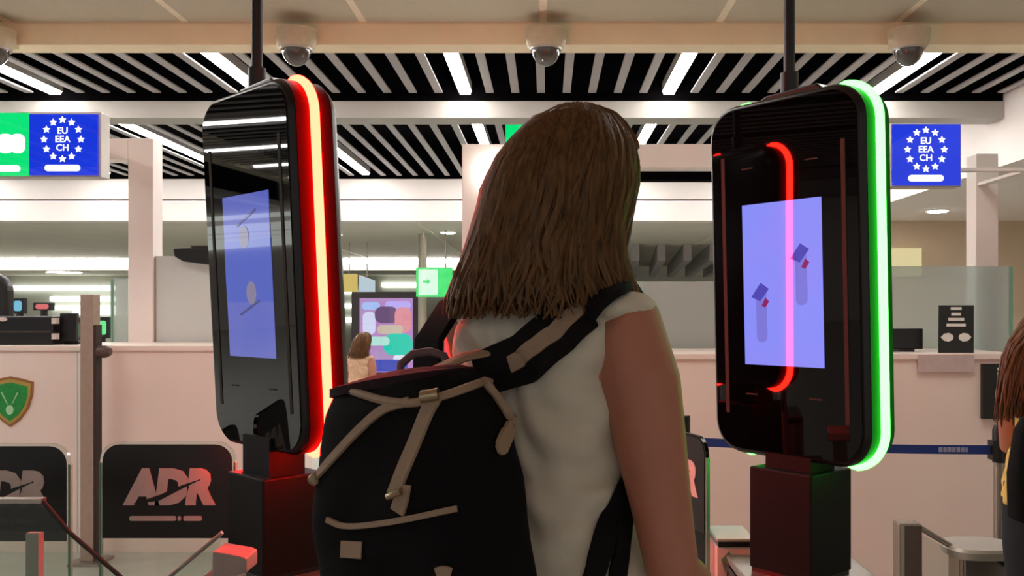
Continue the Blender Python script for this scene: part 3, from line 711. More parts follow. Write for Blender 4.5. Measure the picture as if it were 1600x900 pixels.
MB().box(X(1525, 5.02), X(1560, 5.02), 5.02, 5.14, 0, Z(240, 5.02)).build('shaft', 'white2', t, bevel=.004)
MB().box(X(1523, 5.02), X(1562, 5.02), 5.01, 5.15, 0, .1).build('foot', 'steelpaint', t)
d = 4.97
t = thing('partition', (X(1270, d), d, 0), 'wide aqua glass screen standing behind the right counter', 'partition', 'glass screens over the counters')
for a, b, tp in ((940, 1225, 440), (1227, 1580, 416)):
    MB().box(X(a, d), X(b, d), d, d + .012, zr - .1, Z(tp, d)).build('pane', 'aqua', t)
    for q in (a, b): MB().box(X(q, d) - .008, X(q, d) + .008, d - .004, d + .016, 0, Z(tp, d)).build('post', 'glassedge', t)
MB().box(X(940, d), X(1225, d), d + .014, d + .02, zr - .1, Z(440, d)).build('backing_pane', 'frost', t)
# black notice, monitor and papers on the right counter
d = 4.36
t = thing('notice_board', (X(1497, d), d, zr), 'black notice with white lines and two arrows on the right counter', 'notice')
def lean(x, y, z): return (x - .012 * (Z(478, d) - z) / .2, y + (z - zr) * .12, z)
MB().box(X(1471, d), X(1526, d), d, d + .006, zr, Z(477, d), fn=lean).build('board', 'sign_black', t)
for py, w in ((482, 17), (491, 15), (499, 25), (508, 30)):
    MB().box(X(1498 - w / 2, d), X(1498 + w / 2, d), d - .001, d, Z(py + 2.2, d), Z(py - 2.2, d), fn=lean).build('text_line', 'print_white', t)
for c_, s in ((1484, -1), (1512, 1)):
    MB().prism([(X(c_, d) + s * p * .031, Z(527, d) + q * .021) for p, q in ((1, 0), (.45, .85), (-.3, 1), (-.85, .6), (-1, 0), (-.85, -.6), (-.3, -1), (.45, -.85))], d - .001, d, fn=lean).build('arrow_mark', 'print_white', t)
MB().box(X(1490, d), X(1505, d), d + .02, d + .09, zr, zr + .012).build('easel_foot', 'dark', t)
t = thing('monitor', (X(1415, 4.5), 4.5, zr), 'black monitor on the right counter beside the green light strip', 'monitor', 'monitors on the counters')
MB().box(X(1382, 4.5), X(1440, 4.5), 4.48, 4.52, zr + .012, Z(513, 4.5)).build('panel', 'dark', t, bevel=.005)
MB().box(X(1400, 4.5), X(1425, 4.5), 4.47, 4.6, zr, zr + .012).build('foot', 'dark', t)
o = MB().box(X(1432, DR), X(1520, DR), DR - .0165, DR - .0125, Z(581, DR), Z(554, DR)).build('paper_notice', 'paper')
tag(o, 'pale grey paper strip hanging from the right counter edge', 'paper')
t = thing('notice_board', (X(1553, 4.1), 4.24, zr - .4), 'small dark notice on the counter front behind the right person', 'notice')
MB().box(X(1538, 4.26), X(1585, 4.26), 4.27, 4.298, Z(655, 4.26), Z(569, 4.26)).build('board', 'sign_black', t)
for py in (577, 584): MB().box(X(1560, 4.26), X(1578, 4.26), 4.268, 4.27, Z(py + 2, 4.26), Z(py - 2, 4.26)).build('text_line', 'print_white', t)
o = MB().box(X(1392, 10.8), X(1438, 10.8), 10.76, 10.82, Z(432, 10.8), Z(388, 10.8)).build('wall_panel', screenmat('lit_panel', (226, 210, 160), .9))
tag(o, 'pale yellow lit panel on the beige wall right of the green light strip', 'light panel')

# ------------------------------------------------------------------ far hall
d = 13.0
t = thing('advertising_screen', (X(603, d), d, 0), 'colourful portrait advertising screen in a dark frame, far hall', 'screen')
MB().box(X(549, d), X(656, d), d, d + .14, 0, Z(456, d)).build('frame', mat('ad_frame', (46, 40, 42), .5), t, bevel=.01)
scr = MB().box(X(562, d), X(645, d), d - .012, d, Z(582, d), Z(466, d)).build('screen', screenmat('ad_base', (178, 150, 196), .9, (190, 130, 200), 2), t)
def blob(px, py, w, h, c, dz, name='picture_patch'):
    MB().prism([(X(px, d) + a, Z(py, d) + b) for a, b in rrect(w * d / F, h * d / F, min(w, h) * .42 * d / F, 5)], d - .014 - dz, d - .011).build(name, screenmat('ad_%d_%d' % (px, py), c, .9), scr)
for i, a in enumerate(((580, 478, 28, 12, (170, 196, 250)), (622, 477, 40, 13, (190, 176, 250)), (577, 505, 20, 36, (214, 218, 246)), (604, 492, 36, 26, (110, 84, 122)), (630, 500, 26, 40, (226, 150, 160)), (610, 515, 40, 14, (206, 190, 172)),
                       (622, 538, 46, 34, (40, 206, 180)), (592, 533, 34, 14, (180, 232, 220)), (630, 560, 30, 10, (226, 236, 246)), (604, 571, 66, 18, (72, 84, 186)))):
    blob(*a, dz=.001 * i)
d = 12.0
t = thing('exit_sign', (X(678, d), d, Z(462, d)), 'lit green and white exit sign left of the woman\'s hair', 'sign')
MB().box(X(650, d), X(706, d), d, d + .08, Z(464, d), Z(418, d)).build('case', 'exitgreen', t, bevel=.01)
f_ = MB().box(X(654, d), X(684, d), d - .006, d, Z(461, d), Z(421, d)).build('white_face', 'exitwhite', t)
MB().prism([(X(667, d) + p * .05, Z(440, d) + q * .05) for p, q in ((-1, -.3), (.1, -.3), (.1, -.8), (1, 0), (.1, .8), (.1, .3), (-1, .3))], d - .008, d - .005).build('arrow_mark', 'exitgreen', f_)
g_ = MB().box(X(684, d), X(704, d), d - .006, d, Z(461, d), Z(421, d)).build('green_face', 'exitgreen', t)
for px in (660, 696): MB().tube([(X(px, d), d + .04, Z(419, d)), (X(px, d), d + .04, 2.46)], .008, 6).build('hanger', 'steel', t)
t = thing('yellow_sign', (X(545, 14), 14, Z(458, 14)), 'small yellow lit sign right of the red light strip', 'sign', 'hanging signs in the far hall')
MB().box(X(525, 14), X(557, 14), 14, 14.08, Z(456, 14), Z(428, 14)).build('face', screenmat('yellow_sign', (222, 196, 110), .8), t)
MB().tube([(X(545, 14), 14.04, Z(429, 14)), (X(545, 14), 14.04, 2.46)], .008, 6).build('hanger', 'steel', t)
t = thing('blue_sign', (X(575, 14), 14.1, Z(462, 14)), 'small pale blue slanting sign above the advertising screen', 'sign', 'hanging signs in the far hall')
MB().prism([(X(px, 14), Z(py, 14)) for px, py in ((560, 455), (584, 464), (584, 438), (560, 430))], 14.05, 14.12).build('face', screenmat('blue_sign', (196, 216, 226), .8), t)
MB().tube([(X(572, 14), 14.09, Z(440, 14)), (X(572, 14), 14.09, 2.46)], .008, 6).build('hanger', 'steel', t)
MB_ = MB().tube([(X(660, 12.6), 12.6, 0), (X(660, 12.6), 12.6, 2.46)], .06, 14).build('hall_pillar', mat('hall_pillar', (170, 158, 144), .6), None, True)
tag(MB_, 'slim grey pillar right of the advertising screen', 'pillar')
t = thing('rollup_banner', (X(694, 9), 9, 0), 'narrow red upright banner left of the woman\'s shoulder', 'banner')
MB().box(X(684, 9), X(704, 9), 9, 9.02, .06, Z(488, 9)).build('panel', mat('red_banner', (206, 70, 84), .6), t)
MB().box(X(682, 9), X(706, 9), 8.95, 9.07, 0, .06).build('base', 'steel', t)
d = 7.6
t = thing('lane_lamp', (X(806, d), d, Z(222, d)), 'bright green overhead lane sign left of the woman\'s crown', 'sign')
MB().box(X(789, d), X(850, d), d, d + .06, Z(224, d), Z(187, d)).build('case', 'dark', t)
MB().box(X(790, d), X(849, d), d - .01, d, Z(223, d), Z(188, d)).build('face', 'sign_green', t)
MB().tube([(X(806, d), d + .03, Z(190, d)), (X(806, d), d + .03, ZS + .06)], .01, 8).build('hanger', 'dark', t)
# slatted baffle group in the ceiling behind the right glass
for i in range(8):
    x0 = 1.35 + i * .42
    o = MB().prism([(x0, 14.4), (x0 + .13, 14.4), (x0 + .75, 21), (x0 + .62, 21)], 2.18, 2.45, axis='z').build('ceiling_baffle', 'slat')
    tag(o, 'grey ceiling baffle, %s of the row right of the woman\'s face' % ['first', 'second', 'third', 'fourth', 'fifth', 'sixth', 'seventh', 'eighth'][i], 'ceiling baffle', 'grey ceiling baffles')
#PEOPLE
# ------------------------------------------------------------------ people
def remesh(mb, voxel, smooth_it=4, fn=None):
    me = D.meshes.new('tmp'); me.from_pydata(mb.v, [], mb.f); me.update()
    o = D.objects.new('tmp', me); C.objects.link(o); fixn(o)
    r = o.modifiers.new('r', 'REMESH'); r.mode = 'VOXEL'; r.voxel_size = voxel; r.use_smooth_shade = True
    s_ = o.modifiers.new('s', 'SMOOTH'); s_.factor = .5; s_.iterations = smooth_it
    bpy.context.view_layer.update()
    m2 = D.meshes.new_from_object(o.evaluated_get(bpy.context.evaluated_depsgraph_get()))
    n = len(m2.vertices); co = np.empty(n * 3); m2.vertices.foreach_get('co', co); co = co.reshape(-1, 3)
    nv = np.empty(n * 3); m2.vertices.foreach_get('normal', nv); nv = nv.reshape(-1, 3)
    fs = [tuple(p.vertices) for p in m2.polygons]
    D.objects.remove(o); D.meshes.remove(me); D.meshes.remove(m2)
    if fn is not None: co = fn(co, nv)
    out = MB(); out.v = [tuple(v) for v in co]; out.f = fs
    return out
def fold(co, nv):
    """soft cloth folds: displacement along the normal"""
    x, y, z = co.T
    a = .0036 * np.sin(62 * z + 38 * x + 9 * np.sin(21 * x)) + .0042 * np.sin(34 * z - 30 * x + 40 * y + 2.2 * np.sin(30 * z)) + .0022 * np.sin(110 * z + 60 * y + 5 * np.sin(17 * x))
    return co + nv * ((a + .003) * np.clip((1.34 - z) / .1, .25, 1))[:, None]
PHI_W = math.radians(35)

# hair outline of the woman in view axes, relative to her base: z, left, right, half depth, depth centre
HR = [(1.632, 905, 908, .004, .0), (1.629, 868, 938, .045, .0), (1.618, 838, 958, .075, .0), (1.603, 822, 974, .09, .0), (1.575, 796, 992, .108, .0), (1.547, 775, 1000, .118, .0),
      (1.509, 758, 998, .122, -.005), (1.462, 746, 986, .118, -.012), (1.415, 731, 978, .110, -.022), (1.377, 716, 990, .104, -.032), (1.349, 706, 1006, .100, -.036), (1.333, 704, 1010, .098, -.038)]
HZ = np.array([r[0] for r in HR])[::-1]
HL = np.array([(r[1] - CX) * 1.32 / F for r in HR])[::-1]; HRt = np.array([(r[2] - CX) * 1.32 / F for r in HR])[::-1]
HB = np.array([r[3] for r in HR])[::-1]; HC = np.array([r[4] for r in HR])[::-1]
FACE_A = math.radians(38)
def hair_pt(al, z, k=1.0):
    l, r, b, c = (np.interp(z, HZ, q) for q in (HL, HRt, HB, HC))
    da = abs((al - FACE_A + math.pi) % (2 * math.pi) - math.pi)
    if z < 1.575:
        e = min(1, max(0, (math.radians(62) - da) / math.radians(14))) * min(1, (1.575 - z) / .02)
        k = k * (1 - .42 * e)
    return np.array(((l + r) / 2 + k * (r - l) / 2 * math.cos(al), c + k * b * math.sin(al), z))
def make_hair(n_lock, seed, long=0.0):
    q = np.random.default_rng(seed); m = MB(); N = 48
    zs = list(np.linspace(1.336, 1.56, 16)) + list(np.linspace(1.575, 1.6315, 9)); vs = []
    for z in zs:
        for j in range(N):
            al = 2 * math.pi * j / N
            p = hair_pt(al, z, .72 + .24 * min(1, max(0, (z - 1.44) / .1)) + .012 * math.sin(al * 17 + 9 * z) + .008 * math.sin(al * 31))
            if long and z < 1.45: p[2] = z - long * (1.45 - z) / .115
            vs.append(tuple(p))
    fs = [(i * N + j, i * N + (j + 1) % N, (i + 1) * N + (j + 1) % N, (i + 1) * N + j) for i in range(len(zs) - 1) for j in range(N)]
    fs += [tuple(range(N))[::-1], tuple((len(zs) - 1) * N + j for j in range(N))]
    m.add(vs, fs)
    for _ in range(n_lock):
        al = q.uniform(0, 2 * math.pi)
        da = abs((al - FACE_A + math.pi) % (2 * math.pi) - math.pi)
        zend = q.uniform(1.322, 1.385) if da > math.radians(54) else q.uniform(1.555, 1.58)
        z0 = q.choice([1.631, 1.628, 1.61, 1.58, 1.54]) if zend < 1.5 else 1.631
        k = q.choice([q.uniform(.76, .97), q.uniform(.95, 1.012)]); ph = q.uniform(0, 6.28); fr = q.uniform(26, 60); am = q.uniform(.02, .085); dr = q.uniform(-.22, .22)
        pts = []; rad = []
        ns = 13
        rr = q.uniform(.0035, .0075)
        for i in range(ns):
            u = i / (ns - 1); z = z0 + (zend - z0) * u
            a = al + am * math.sin(fr * z + ph) * (.3 + u) + dr * u * u
            d2 = abs((a - FACE_A + math.pi) % (2 * math.pi) - math.pi)
            p = hair_pt(a, z, k + .035 * u * math.sin(ph * 3 + fr * .7 * z))
            zz = z
            if long and z < 1.45: zz = z - long * (1.45 - z) / .115
            pts.append((p[0], p[1], zz)); rad.append(rr * (1 - .75 * max(0, (u - .7) / .3)) * (.5 + .5 * min(1, u * 4 + .2)))
        m.tube(pts, rad, 5)
    return m

def finger_set(m, wrist, d, side, palm_n, s=1.0):
    """palm and five curled fingers from the wrist along d; palm_n = palm normal, side = direction of the thumb"""
    d = Vector(d).normalized(); side = Vector(side); side = (side - d * side.dot(d)).normalized(); pn = Vector(palm_n); pn = (pn - d * pn.dot(d) - side * pn.dot(side)).normalized()
    w = Vector(wrist)
    m.tube([w - d * .02, w + d * .015, w + d * .05, w + d * .085], [.024, .028, .036, .034], 14, flat=.42, up=pn)
    for k, (o, L) in enumerate(((.027, .066), (.009, .074), (-.009, .069), (-.026, .055))):
        b = w + d * .08 + side * o
        a1 = .35 + .08 * k; a2 = a1 + .5; a3 = a2 + .4
        p1 = b + (d * math.cos(a1) + pn * math.sin(a1)) * L * .45; p2 = p1 + (d * math.cos(a2) + pn * math.sin(a2)) * L * .3; p3 = p2 + (d * math.cos(a3) + pn * math.sin(a3)) * L * .25
        m.tube([b - d * .02, b, p1, p2, p3], [.0085, .0088, .008, .0072, .006], 8)
    b = w + d * .025 + side * .026
    m.tube([b - side * .012, b + (d * .5 + side * .7 + pn * .3) * .03, b + (d * .85 + side * .75 + pn * .6) * .048, b + (d * 1.3 + side * .7 + pn * .9) * .055], [.011, .0105, .009, .007], 8)

def person(name, base, phi, s, label, looks, voxel, arms, hair, extra=None):
    """looks: top, hair material; everything built in the woman's local frame (x right, y forward, z up), turned by phi and scaled by s"""
    R_ = Vector((math.cos(phi), -math.sin(phi), 0)); F_ = Vector((math.sin(phi), math.cos(phi), 0))
    B = Vector((base[0], base[1], 0))
    def T(p): q = B + s * (R_ * p[0] + F_ * p[1]); return (q.x, q.y, s * p[2])
    def TM(mb): mb.v = [T(p) for p in mb.v]; return mb
    t = thing(name, tuple(B), label, 'person')
    m = MB()
    m.loft([(.80, 0, -.005, .05, .06, 2), (.84, 0, -.008, .15, .11, 2.2), (.93, 0, -.012, .168, .118, 2.2), (1.02, 0, -.004, .145, .104, 2.2), (1.10, 0, 0, .118, .092, 2.2), (1.18, 0, .004, .124, .098, 2.2),
            (1.25, 0, .004, .138, .10, 2.3), (1.31, 0, -.004, .145, .085, 2.3), (1.345, 0, -.008, .105, .062, 2.2), (1.375, 0, -.006, .062, .054, 2), (1.40, 0, .0, .052, .052, 2)], 32)
    hd = (.018, .014)
    m.tube([(0, -.008, 1.35), (.006, .0, 1.41), (hd[0] * .7, .012, 1.47)], [.056, .05, .05], 16)
    # head, turned a little further to the right
    ca, sa = math.cos(.16), math.sin(.16)
    def Hd(x, y, z): return (hd[0] + x * ca + y * sa, hd[1] - x * sa + y * ca, z)
    m.ball((0, -.008, 1.54), (.073, .092, .078), 24, 16, Hd)
    m.loft([(1.405, 0, .062, .018, .016, 2), (1.415, 0, .055, .034, .034, 2), (1.44, 0, .036, .05, .055, 2.2), (1.48, 0, .022, .062, .07, 2.2), (1.53, 0, .012, .068, .078, 2), (1.58, 0, .004, .06, .07, 2)], 24, Hd)
    m.tube([Hd(0, .082, 1.525), Hd(0, .099, 1.50), Hd(0, .107, 1.478), Hd(0, .088, 1.468)], [.008, .011, .014, .010], 10)
    m.tube([Hd(-.024, .074, 1.447), Hd(0, .088, 1.45), Hd(.024, .074, 1.447)], [.004, .0075, .004], 8)
    m.tube([Hd(-.02, .073, 1.439), Hd(0, .085, 1.438), Hd(.02, .073, 1.439)], [.004, .0075, .004], 8)
    m.tube([Hd(-.05, .064, 1.545), Hd(-.025, .08, 1.55), Hd(0, .083, 1.545), Hd(.025, .08, 1.55), Hd(.05, .064, 1.545)], .008, 8)
    for sx in (-1, 1): m.ball((sx * .073, -.005, 1.505), (.011, .02, .031), 12, 8, Hd)
    # arms: (shoulder, elbow, wrist, hand direction, thumb side, palm normal)
    for (sh, el, wr, hdir, thumb, pn) in arms:
        sh, el, wr = Vector(sh), Vector(el), Vector(wr)
        inn = Vector((sh.x * .55, sh.y, sh.z - .01))
        pts = [inn, sh + Vector((0, 0, -.002)), sh.lerp(el, .22), sh.lerp(el, .45), sh.lerp(el, .75), el, el.lerp(wr, .25), el.lerp(wr, .6), wr]
        m.tube(pts, [.047, .054, .056, .050, .041, .036, .037, .031, .024], 18)
        finger_set(m, wr, hdir, thumb, pn)
    for sx in (-1, 1):
        m.tube([(sx * .085, -.01, .88), (sx * .088, 0, .70), (sx * .085, .005, .46), (sx * .083, -.01, .30), (sx * .08, -.015, .09), (sx * .08, -.01, .05)], [.088, .08, .052, .054, .036, .036], 18)
        m.tube([(sx * .08, -.05, .035), (sx * .082, .0, .045), (sx * .086, .08, .03), (sx * .088, .15, .022)], [.03, .036, .036, .022], 14)
    body = TM(remesh(m, voxel, 4)).build('body', 'skin', t, True)
    for sx in (-1, 1):
        e = MB().ball((sx * .03, .068, 1.513), (.0125, .0125, .0125), 14, 10, Hd); TM(e).build('eye', 'eye', t, True)
    # sleeveless top
    k = MB()
    k.loft([(.86, 0, -.010, .172, .126, 2.2), (.93, 0, -.012, .178, .128, 2.2), (1.02, 0, -.006, .156, .116, 2.2), (1.10, 0, 0, .131, .104, 2.2), (1.18, 0, .004, .135, .108, 2.2),
            (1.25, 0, .004, .142, .109, 2.3), (1.31, 0, -.006, .146, .094, 2.3), (1.342, 0, -.008, .120, .070, 2.2), (1.362, 0, -.008, .080, .060, 2), (1.378, 0, -.006, .062, .056, 2)], 40)
    for sx in (-1, 1):
        k.ball((sx * .128, -.004, 1.338), (.052, .060, .022), 18, 10)
        k.tube([(sx * .05, -.006, 1.352), (sx * .12, -.005, 1.345), (sx * .168, -.004, 1.338)], [.04, .034, .030], 14, flat=.6)
    top = TM(remesh(k, voxel * 1.25, 3, fold)).build('top', looks[0], t, True)
    # trousers and shoes
    k = MB()
    k.loft([(.80, 0, -.005, .06, .07, 2), (.84, 0, -.01, .160, .118, 2.2), (.90, 0, -.012, .172, .124, 2.2), (.95, 0, -.012, .172, .122, 2.2)], 32)
    for sx in (-1, 1): k.tube([(sx * .085, -.01, .88), (sx * .088, 0, .70), (sx * .087, .005, .46), (sx * .085, -.01, .25), (sx * .083, -.012, .09)], [.094, .088, .066, .062, .058], 20)
    TM(remesh(k, .009, 3)).build('trousers', 'trousers', t, True)
    for sx in (-1, 1):
        k = MB(); k.loft([(0, sx * .085, .045, .046, .125, 2.6), (.02, sx * .085, .045, .048, .127, 2.6), (.045, sx * .085, .035, .044, .112, 2.4), (.075, sx * .083, .0, .04, .07, 2.2), (.10, sx * .082, -.012, .042, .05, 2)], 24)
        TM(k).build('shoe', 'shoe', t, True)
    # hair: from view axes to the local frame
    hm = make_hair(*hair)
    if len(hair) > 2: hm.v = [(x * (1 + .75 * min(1, max(0, (1.56 - z) / .14))), y, z) for x, y, z in hm.v]
    cw, sw_ = math.cos(PHI_W), math.sin(PHI_W)
    hm.v = [T((x * cw - y * sw_, x * sw_ + y * cw, z)) for x, y, z in hm.v]
    hm.build('hair', looks[1], t, True)
    return t, body, top, T
BX, BY = .0, 1.32
def loc_w(p):
    """world point -> woman's local frame"""
    x, y = p[0] - BX, p[1] - BY; c, q = math.cos(PHI_W), math.sin(PHI_W)
    return (x * c - y * q, x * q + y * c, p[2])
sh_r = loc_w((X(986, 1.235), 1.235, 1.305)); el_r = loc_w((X(1050, 1.18), 1.18, .995)); wr_r = loc_w((.255, 1.37, .87))
woman, wbody, wtop, TW = person('person', (BX, BY), PHI_W, 1.0, 'woman from behind in cream sleeveless top, shoulder-length hair, wearing a dark backpack', ('shirt', 'hair'), .0045,
    [(sh_r, el_r, wr_r, (-.05, 1, -.35), (-1, 0, .3), (-.3, 0, -1)), ((-.142, .005, 1.305), (-.165, .13, 1.07), (-.10, .33, .99), (.2, 1, -.1), (1, 0, .3), (.3, 0, -1))], (2000, 3))

# ------------------------------------------------------------------ backpack
RW = Vector((math.cos(PHI_W), -math.sin(PHI_W), 0)); FW = Vector((math.sin(PHI_W), math.cos(PHI_W), 0))
def PK(x, y, z): q = Vector((BX, BY, 0)) + RW * x + FW * y; return (q.x, q.y, z)
bp = thing('backpack', PK(-.04, -.2, .86), 'black canvas backpack with taupe leather straps on the woman\'s back', 'backpack')
def spack(z): return np.interp(z, [.84, .95, 1.1, 1.2, 1.26], [.0, .0, -.018, -.036, -.044])
def PKS(x, y, z):
    k_ = min(1, max(0, (z - 1.0) / .2)); return PK(x, y, z + .17 * (x + .02) * k_ - .006 * k_)
k = MB()
rings = [(.850, .05, .04, 3), (.856, .115, .07, 3.5), (.875, .138, .084, 4), (.95, .138, .09, 4.0), (1.05, .141, .088, 4.0), (1.12, .139, .082, 3.8), (1.18, .133, .074, 3.6), (1.225, .120, .066, 3.2), (1.252, .108, .056, 3), (1.264, .09, .042, 2.6), (1.268, .05, .02, 2.4)]
k.loft([(z, -.026 + spack(z), -.228 + .02 * (z - 1.05), a, b, e) for z, a, b, e in rings], 48, PKS)
pm = remesh(k, .005, 3, lambda co, nv: co + nv * (.0022 * np.sin(40 * co[:, 2] + 30 * co[:, 0]) + .0016 * np.sin(75 * co[:, 0] - 40 * co[:, 2] + 20 * co[:, 1]))[:, None])
pbody = pm.build('bag', 'pack', bp, True)
pbvh = BVHTree.FromPolygons([Vector(v) for v in pm.v], pm.f)
def world_of(o): r = ROOT[woman.name]; return [Vector(v.co) + Vector(r) for v in o.data.vertices]
tv = world_of(wtop); tbvh = BVHTree.FromPolygons(tv, [tuple(p.vertices) for p in wtop.data.polygons])
def dense(pts, n=5):
    out = []
    P_ = [Vector((a, b, 0)) for a, b in pts]; P_ = [2 * P_[0] - P_[1]] + P_ + [2 * P_[-1] - P_[-2]]
    for i in range(1, len(P_) - 2):
        for j in range(n):
            u = j / n; a, b, c, d_ = P_[i - 1:i + 3]
            out.append(.5 * ((2 * b) + (-a + c) * u + (2 * a - 5 * b + 4 * c - d_) * u * u + (-a + 3 * b - 3 * c + d_) * u ** 3))
    out.append(P_[-2]); return [(v.x, v.y) for v in out]
def on_surface(bvh, pts, off, fallback):
    """points of the real surface found by looking along sight lines; the path then lies on the bag or the cloth"""
    P_, N_ = [], []
    for px, py in dense(pts):
        o = Vector((0, 0, CH)); dr = (at(px, py, 1) - o).normalized()
        h = bvh.ray_cast(o, dr)
        if h[0] is None:
            q = bvh.find_nearest(at(px, py, fallback)); P_.append(q[0] + q[1] * off); N_.append(q[1])
        else: P_.append(h[0] + h[1] * off); N_.append(h[1])
    for _ in range(2): N_ = [(N_[max(0, i - 1)] + N_[i] * 2 + N_[min(len(N_) - 1, i + 1)]).normalized() for i in range(len(N_))]
    return P_, N_
def pack_strip(name, pts, w, th, m_, off=.0005):
    a, n_ = on_surface(pbvh, pts, off, 1.17); return fixn(MB().ribbon(a, n_, w, th).build(name, m_, bp, True))
pack_strip('front_strap', [(684, 614), (668, 645), (650, 690), (632, 732), (616, 774)], .020, .004, 'tan')
pack_strip('side_strap', [(640, 628), (600, 640), (560, 674), (520, 717), (492, 750)], .012, .004, 'tan')
pack_strip('pocket_piping', [(514, 812), (540, 822), (580, 820), (640, 810), (715, 795)], .0075, .005, 'tan')
pack_strip('leather_patch', [(534, 858), (550, 859), (566, 860)], .021, .002, 'tan')
pack_strip('lower_patch', [(684, 900), (694, 897), (704, 900)], .02, .002, 'tan')
pack_strip('strap_tab', [(632, 757), (628, 780), (622, 800)], .022, .003, 'tan')
a, n_ = on_surface(pbvh, [(612, 776), (622, 771), (632, 768)], .006, 1.1)
MB().tube(a, .0045, 8).build('buckle', 'brass', bp, True)
a, n_ = on_surface(pbvh, [(490, 752), (498, 748)], .004, 1.2)
MB().tube(a, .008, 10).build('strap_stud', 'brass', bp, True)
# zipped mouth: piping round the top, flap, puller cord with leather tag
a, n_ = on_surface(pbvh, [(540, 608), (565, 616), (600, 626), (645, 630), (690, 620), (730, 606), (775, 588), (815, 566)], .001, 1.15)
MB().tube(a, .0055, 8).build('mouth_piping', 'tan', bp, True)
a, n_ = on_surface(pbvh, [(750, 599), (772, 604), (786, 625), (794, 650), (792, 668)], .006, 1.12)
MB().tube(a, .0055, 8).build('puller_cord', 'tan', bp, True)
pack_strip('puller_tag', [(796, 656), (788, 676), (780, 694), (776, 710)], [.006] * 3 + [.018] * 3 + [.022] * 6 + [.02] * 2 + [.013, .007], .005, 'tan', .004)
a, n_ = on_surface(pbvh, [(664, 622), (676, 621), (688, 619)], .006, 1.1)
MB().tube(a, .008, 10).build('clasp', 'brass', bp, True)
# maroon top flap with its broad taupe edge
def flap(u, v): return PKS(-.076 + u, -.226 + v, 1.250 + .016 * math.cos(u * 12) * math.cos(v * 22))
vs = []; NU, NV = 15, 7
for lay in (0, -.012):
    for i in range(NU):
        for j in range(NV):
            uu = -1 + 2 * i / (NU - 1); vv = -1 + 2 * j / (NV - 1)
            rr_ = math.sqrt(max(0, 1 - abs(uu) ** 3)); p = flap(.108 * uu, .055 * vv * (.35 + .65 * rr_)); vs.append((p[0], p[1], p[2] + lay + .006))
fs = []
for L0 in (0, NU * NV):
    fs += [(L0 + i * NV + j, L0 + (i + 1) * NV + j, L0 + (i + 1) * NV + j + 1, L0 + i * NV + j + 1) for i in range(NU - 1) for j in range(NV - 1)]
N_ = NU * NV
edge = [i * NV for i in range(NU)] + [(NU - 1) * NV + j for j in range(1, NV)] + [i * NV + NV - 1 for i in range(NU - 2, -1, -1)] + [j for j in range(NV - 2, 0, -1)]
fs += [(edge[i], edge[(i + 1) % len(edge)], N_ + edge[(i + 1) % len(edge)], N_ + edge[i]) for i in range(len(edge))]
fixn(MB().add(vs, fs).build('top_flap', 'packtop', bp, True))
band = [at(*q) for q in ((612, 606, 1.20), (650, 594, 1.20), (690, 574, 1.215), (725, 558, 1.225), (765, 550, 1.225), (805, 551, 1.22), (830, 562, 1.205))]
MB().tube(band, [.010, .0125, .0135, .0135, .0125, .010, .006], 10, flat=.35, up=(0, -.4, 1)).build('flap_edge', 'tan', bp, True)
loop = [at(*q) for q in ((640, 606, 1.20), (625, 592, 1.21), (626, 570, 1.225), (645, 553, 1.235), (672, 549, 1.24), (694, 556, 1.24), (700, 572, 1.23), (694, 586, 1.215))]
MB().tube(loop, .006, 10, flat=.8).build('carry_handle', mat('mauve_leather', (104, 80, 88), .6), bp, True)
# shoulder straps
def strap(name, P_, N_, w, th, m_): return fixn(MB().ribbon(P_, N_, w, th).build(name, m_, bp, True))
P_, N_ = on_surface(tbvh, [(822, 560), (850, 536), (890, 503), (925, 476), (948, 459)], .004, 1.25)
front = [((.098, .02, 1.372), (0, .1, 1)), ((.098, .06, 1.345), (0, .7, .7)), ((.100, .100, 1.28), (0, 1, .2)), ((.105, .118, 1.20), (.1, 1, 0)), ((.125, .105, 1.13), (.6, .8, 0)), ((.140, .05, 1.09), (1, .3, 0))]
RWm = lambda v: RW * v[0] + FW * v[1] + Vector((0, 0, v[2]))
P_ = [Vector(PK(-.02, -.135, 1.245))] + P_ + [Vector(PK(*p)) for p, _ in front]; N_ = [Vector((-FW.x, -FW.y, .5))] + N_ + [RWm(n) for _, n in front]
strap('shoulder_strap', P_, N_, .070, .010, 'strap')
Q, NQ = on_surface(tbvh, [(800, 572), (830, 552), (860, 530), (890, 505), (912, 483)], .0145, 1.2)
strap('strap_inlay', Q, NQ, .024, .002, 'tan')
L_ = [((-.115, -.128, 1.235), (0, -1, .3)), ((-.128, -.112, 1.29), (0, -1, .4)), ((-.120, -.075, 1.338), (0, -.6, 1)), ((-.112, -.01, 1.366), (0, 0, 1)), ((-.105, .06, 1.345), (0, .7, .7)), ((-.1, .1, 1.28), (0, 1, .2)), ((-.11, .112, 1.18), (-.2, 1, 0)), ((-.138, .05, 1.08), (-1, .3, 0)), ((-.13, -.06, .98), (-1, -.5, 0)), ((-.11, -.13, .92), (-.6, -1, 0))]
strap('shoulder_strap', [Vector(PK(*p)) for p, _ in L_], [RWm(n) for _, n in L_], .05, .010, 'strap')
P_, N_ = on_surface(tbvh, [(984, 735), (968, 770), (950, 825), (930, 885), (915, 925)], .004, 1.25)
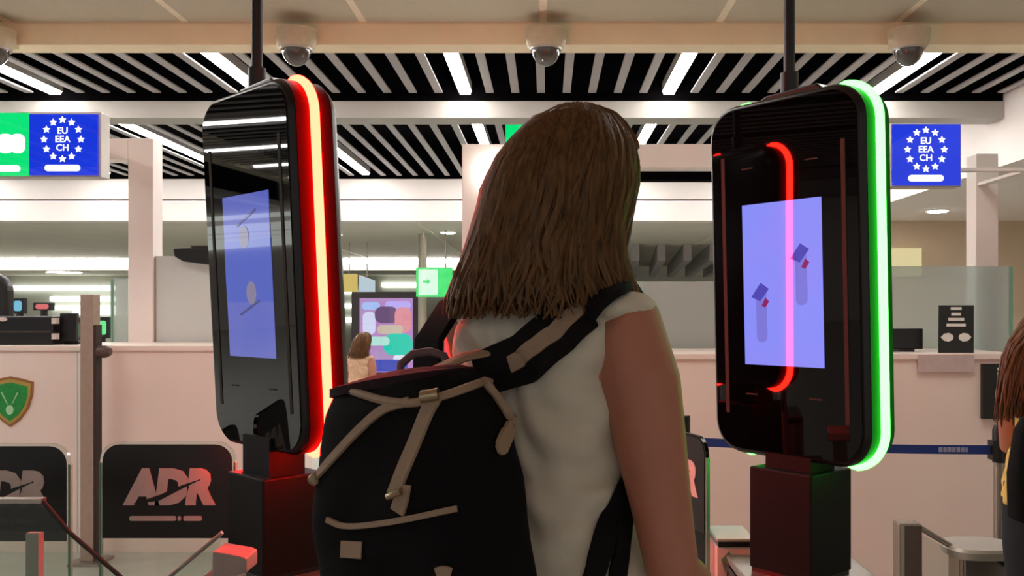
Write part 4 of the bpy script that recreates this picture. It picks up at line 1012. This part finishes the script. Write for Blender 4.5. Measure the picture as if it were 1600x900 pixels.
strap('lower_webbing', P_, N_, [.02 + .012 * min(1, i / 6) for i in range(len(P_))], .004, 'strap')
P_, N_ = on_surface(tbvh, [(978, 760), (974, 810), (968, 860), (962, 925)], .004, 1.25)
strap('lower_webbing', P_, N_, .026, .004, 'strap')
a, n_ = on_surface(tbvh, [(972, 738), (980, 742)], .010, 1.25)
MB().tube(a, .007, 8).build('strap_adjuster', 'brass', bp, True)

# ------------------------------------------------------------------ the other people
p2, b2, t2, T2 = person('person', (X(1652, 2.75), 2.75), math.radians(30), .862, 'person at the right edge with long brown hair and a yellow top', ('yellow', 'hair2'), .0065,
    [((.142, .005, 1.305), (.165, .07, 1.05), (.06, .27, 1.0), (-.5, 1, 0), (0, .2, 1), (-1, -.3, 0)), ((-.142, .005, 1.305), (-.155, .09, 1.05), (-.05, .28, 1.04), (.5, 1, 0), (0, .2, 1), (1, -.3, 0))], (600, 9, .16))
# black shoulder bag of that person
bx, by = X(1612, 2.5), 2.48
t = thing('shoulder_bag', (bx, by, Z(800, 2.5)), 'black shoulder bag hanging from the person at the right edge', 'bag')
k = MB().loft([(Z(800, 2.6), bx, by, .05, .04, 3), (Z(795, 2.6), bx, by, .066, .05, 3.5), (Z(730, 2.6), bx, by, .068, .052, 3.5), (Z(665, 2.6), bx, by, .052, .045, 3), (Z(645, 2.6), bx, by, .035, .03, 2.6)], 28)
k.build('bag', 'pack', t, True)
MB().ribbon([(bx, by, Z(650, 2.6)), (bx + .03, by + .04, Z(620, 2.6)), (bx + .06, by + .09, 1.15)], [(0, -1, .2)] * 3, .022, .005).build('carry_strap', 'strap', t, True)
person('person', (X(563, 7.5), 7.5), math.radians(20), .72, 'small distant figure in a beige top left of the advertising screen', ('beigecloth', 'hair2'), .009,
    [((.142, .005, 1.305), (.175, .0, 1.02), (.165, .06, .79), (0, .1, -1), (-.3, 1, 0), (-1, 0, 0)), ((-.142, .005, 1.305), (-.175, .0, 1.02), (-.165, .06, .79), (0, .1, -1), (.3, 1, 0), (1, 0, 0))], (160, 5))
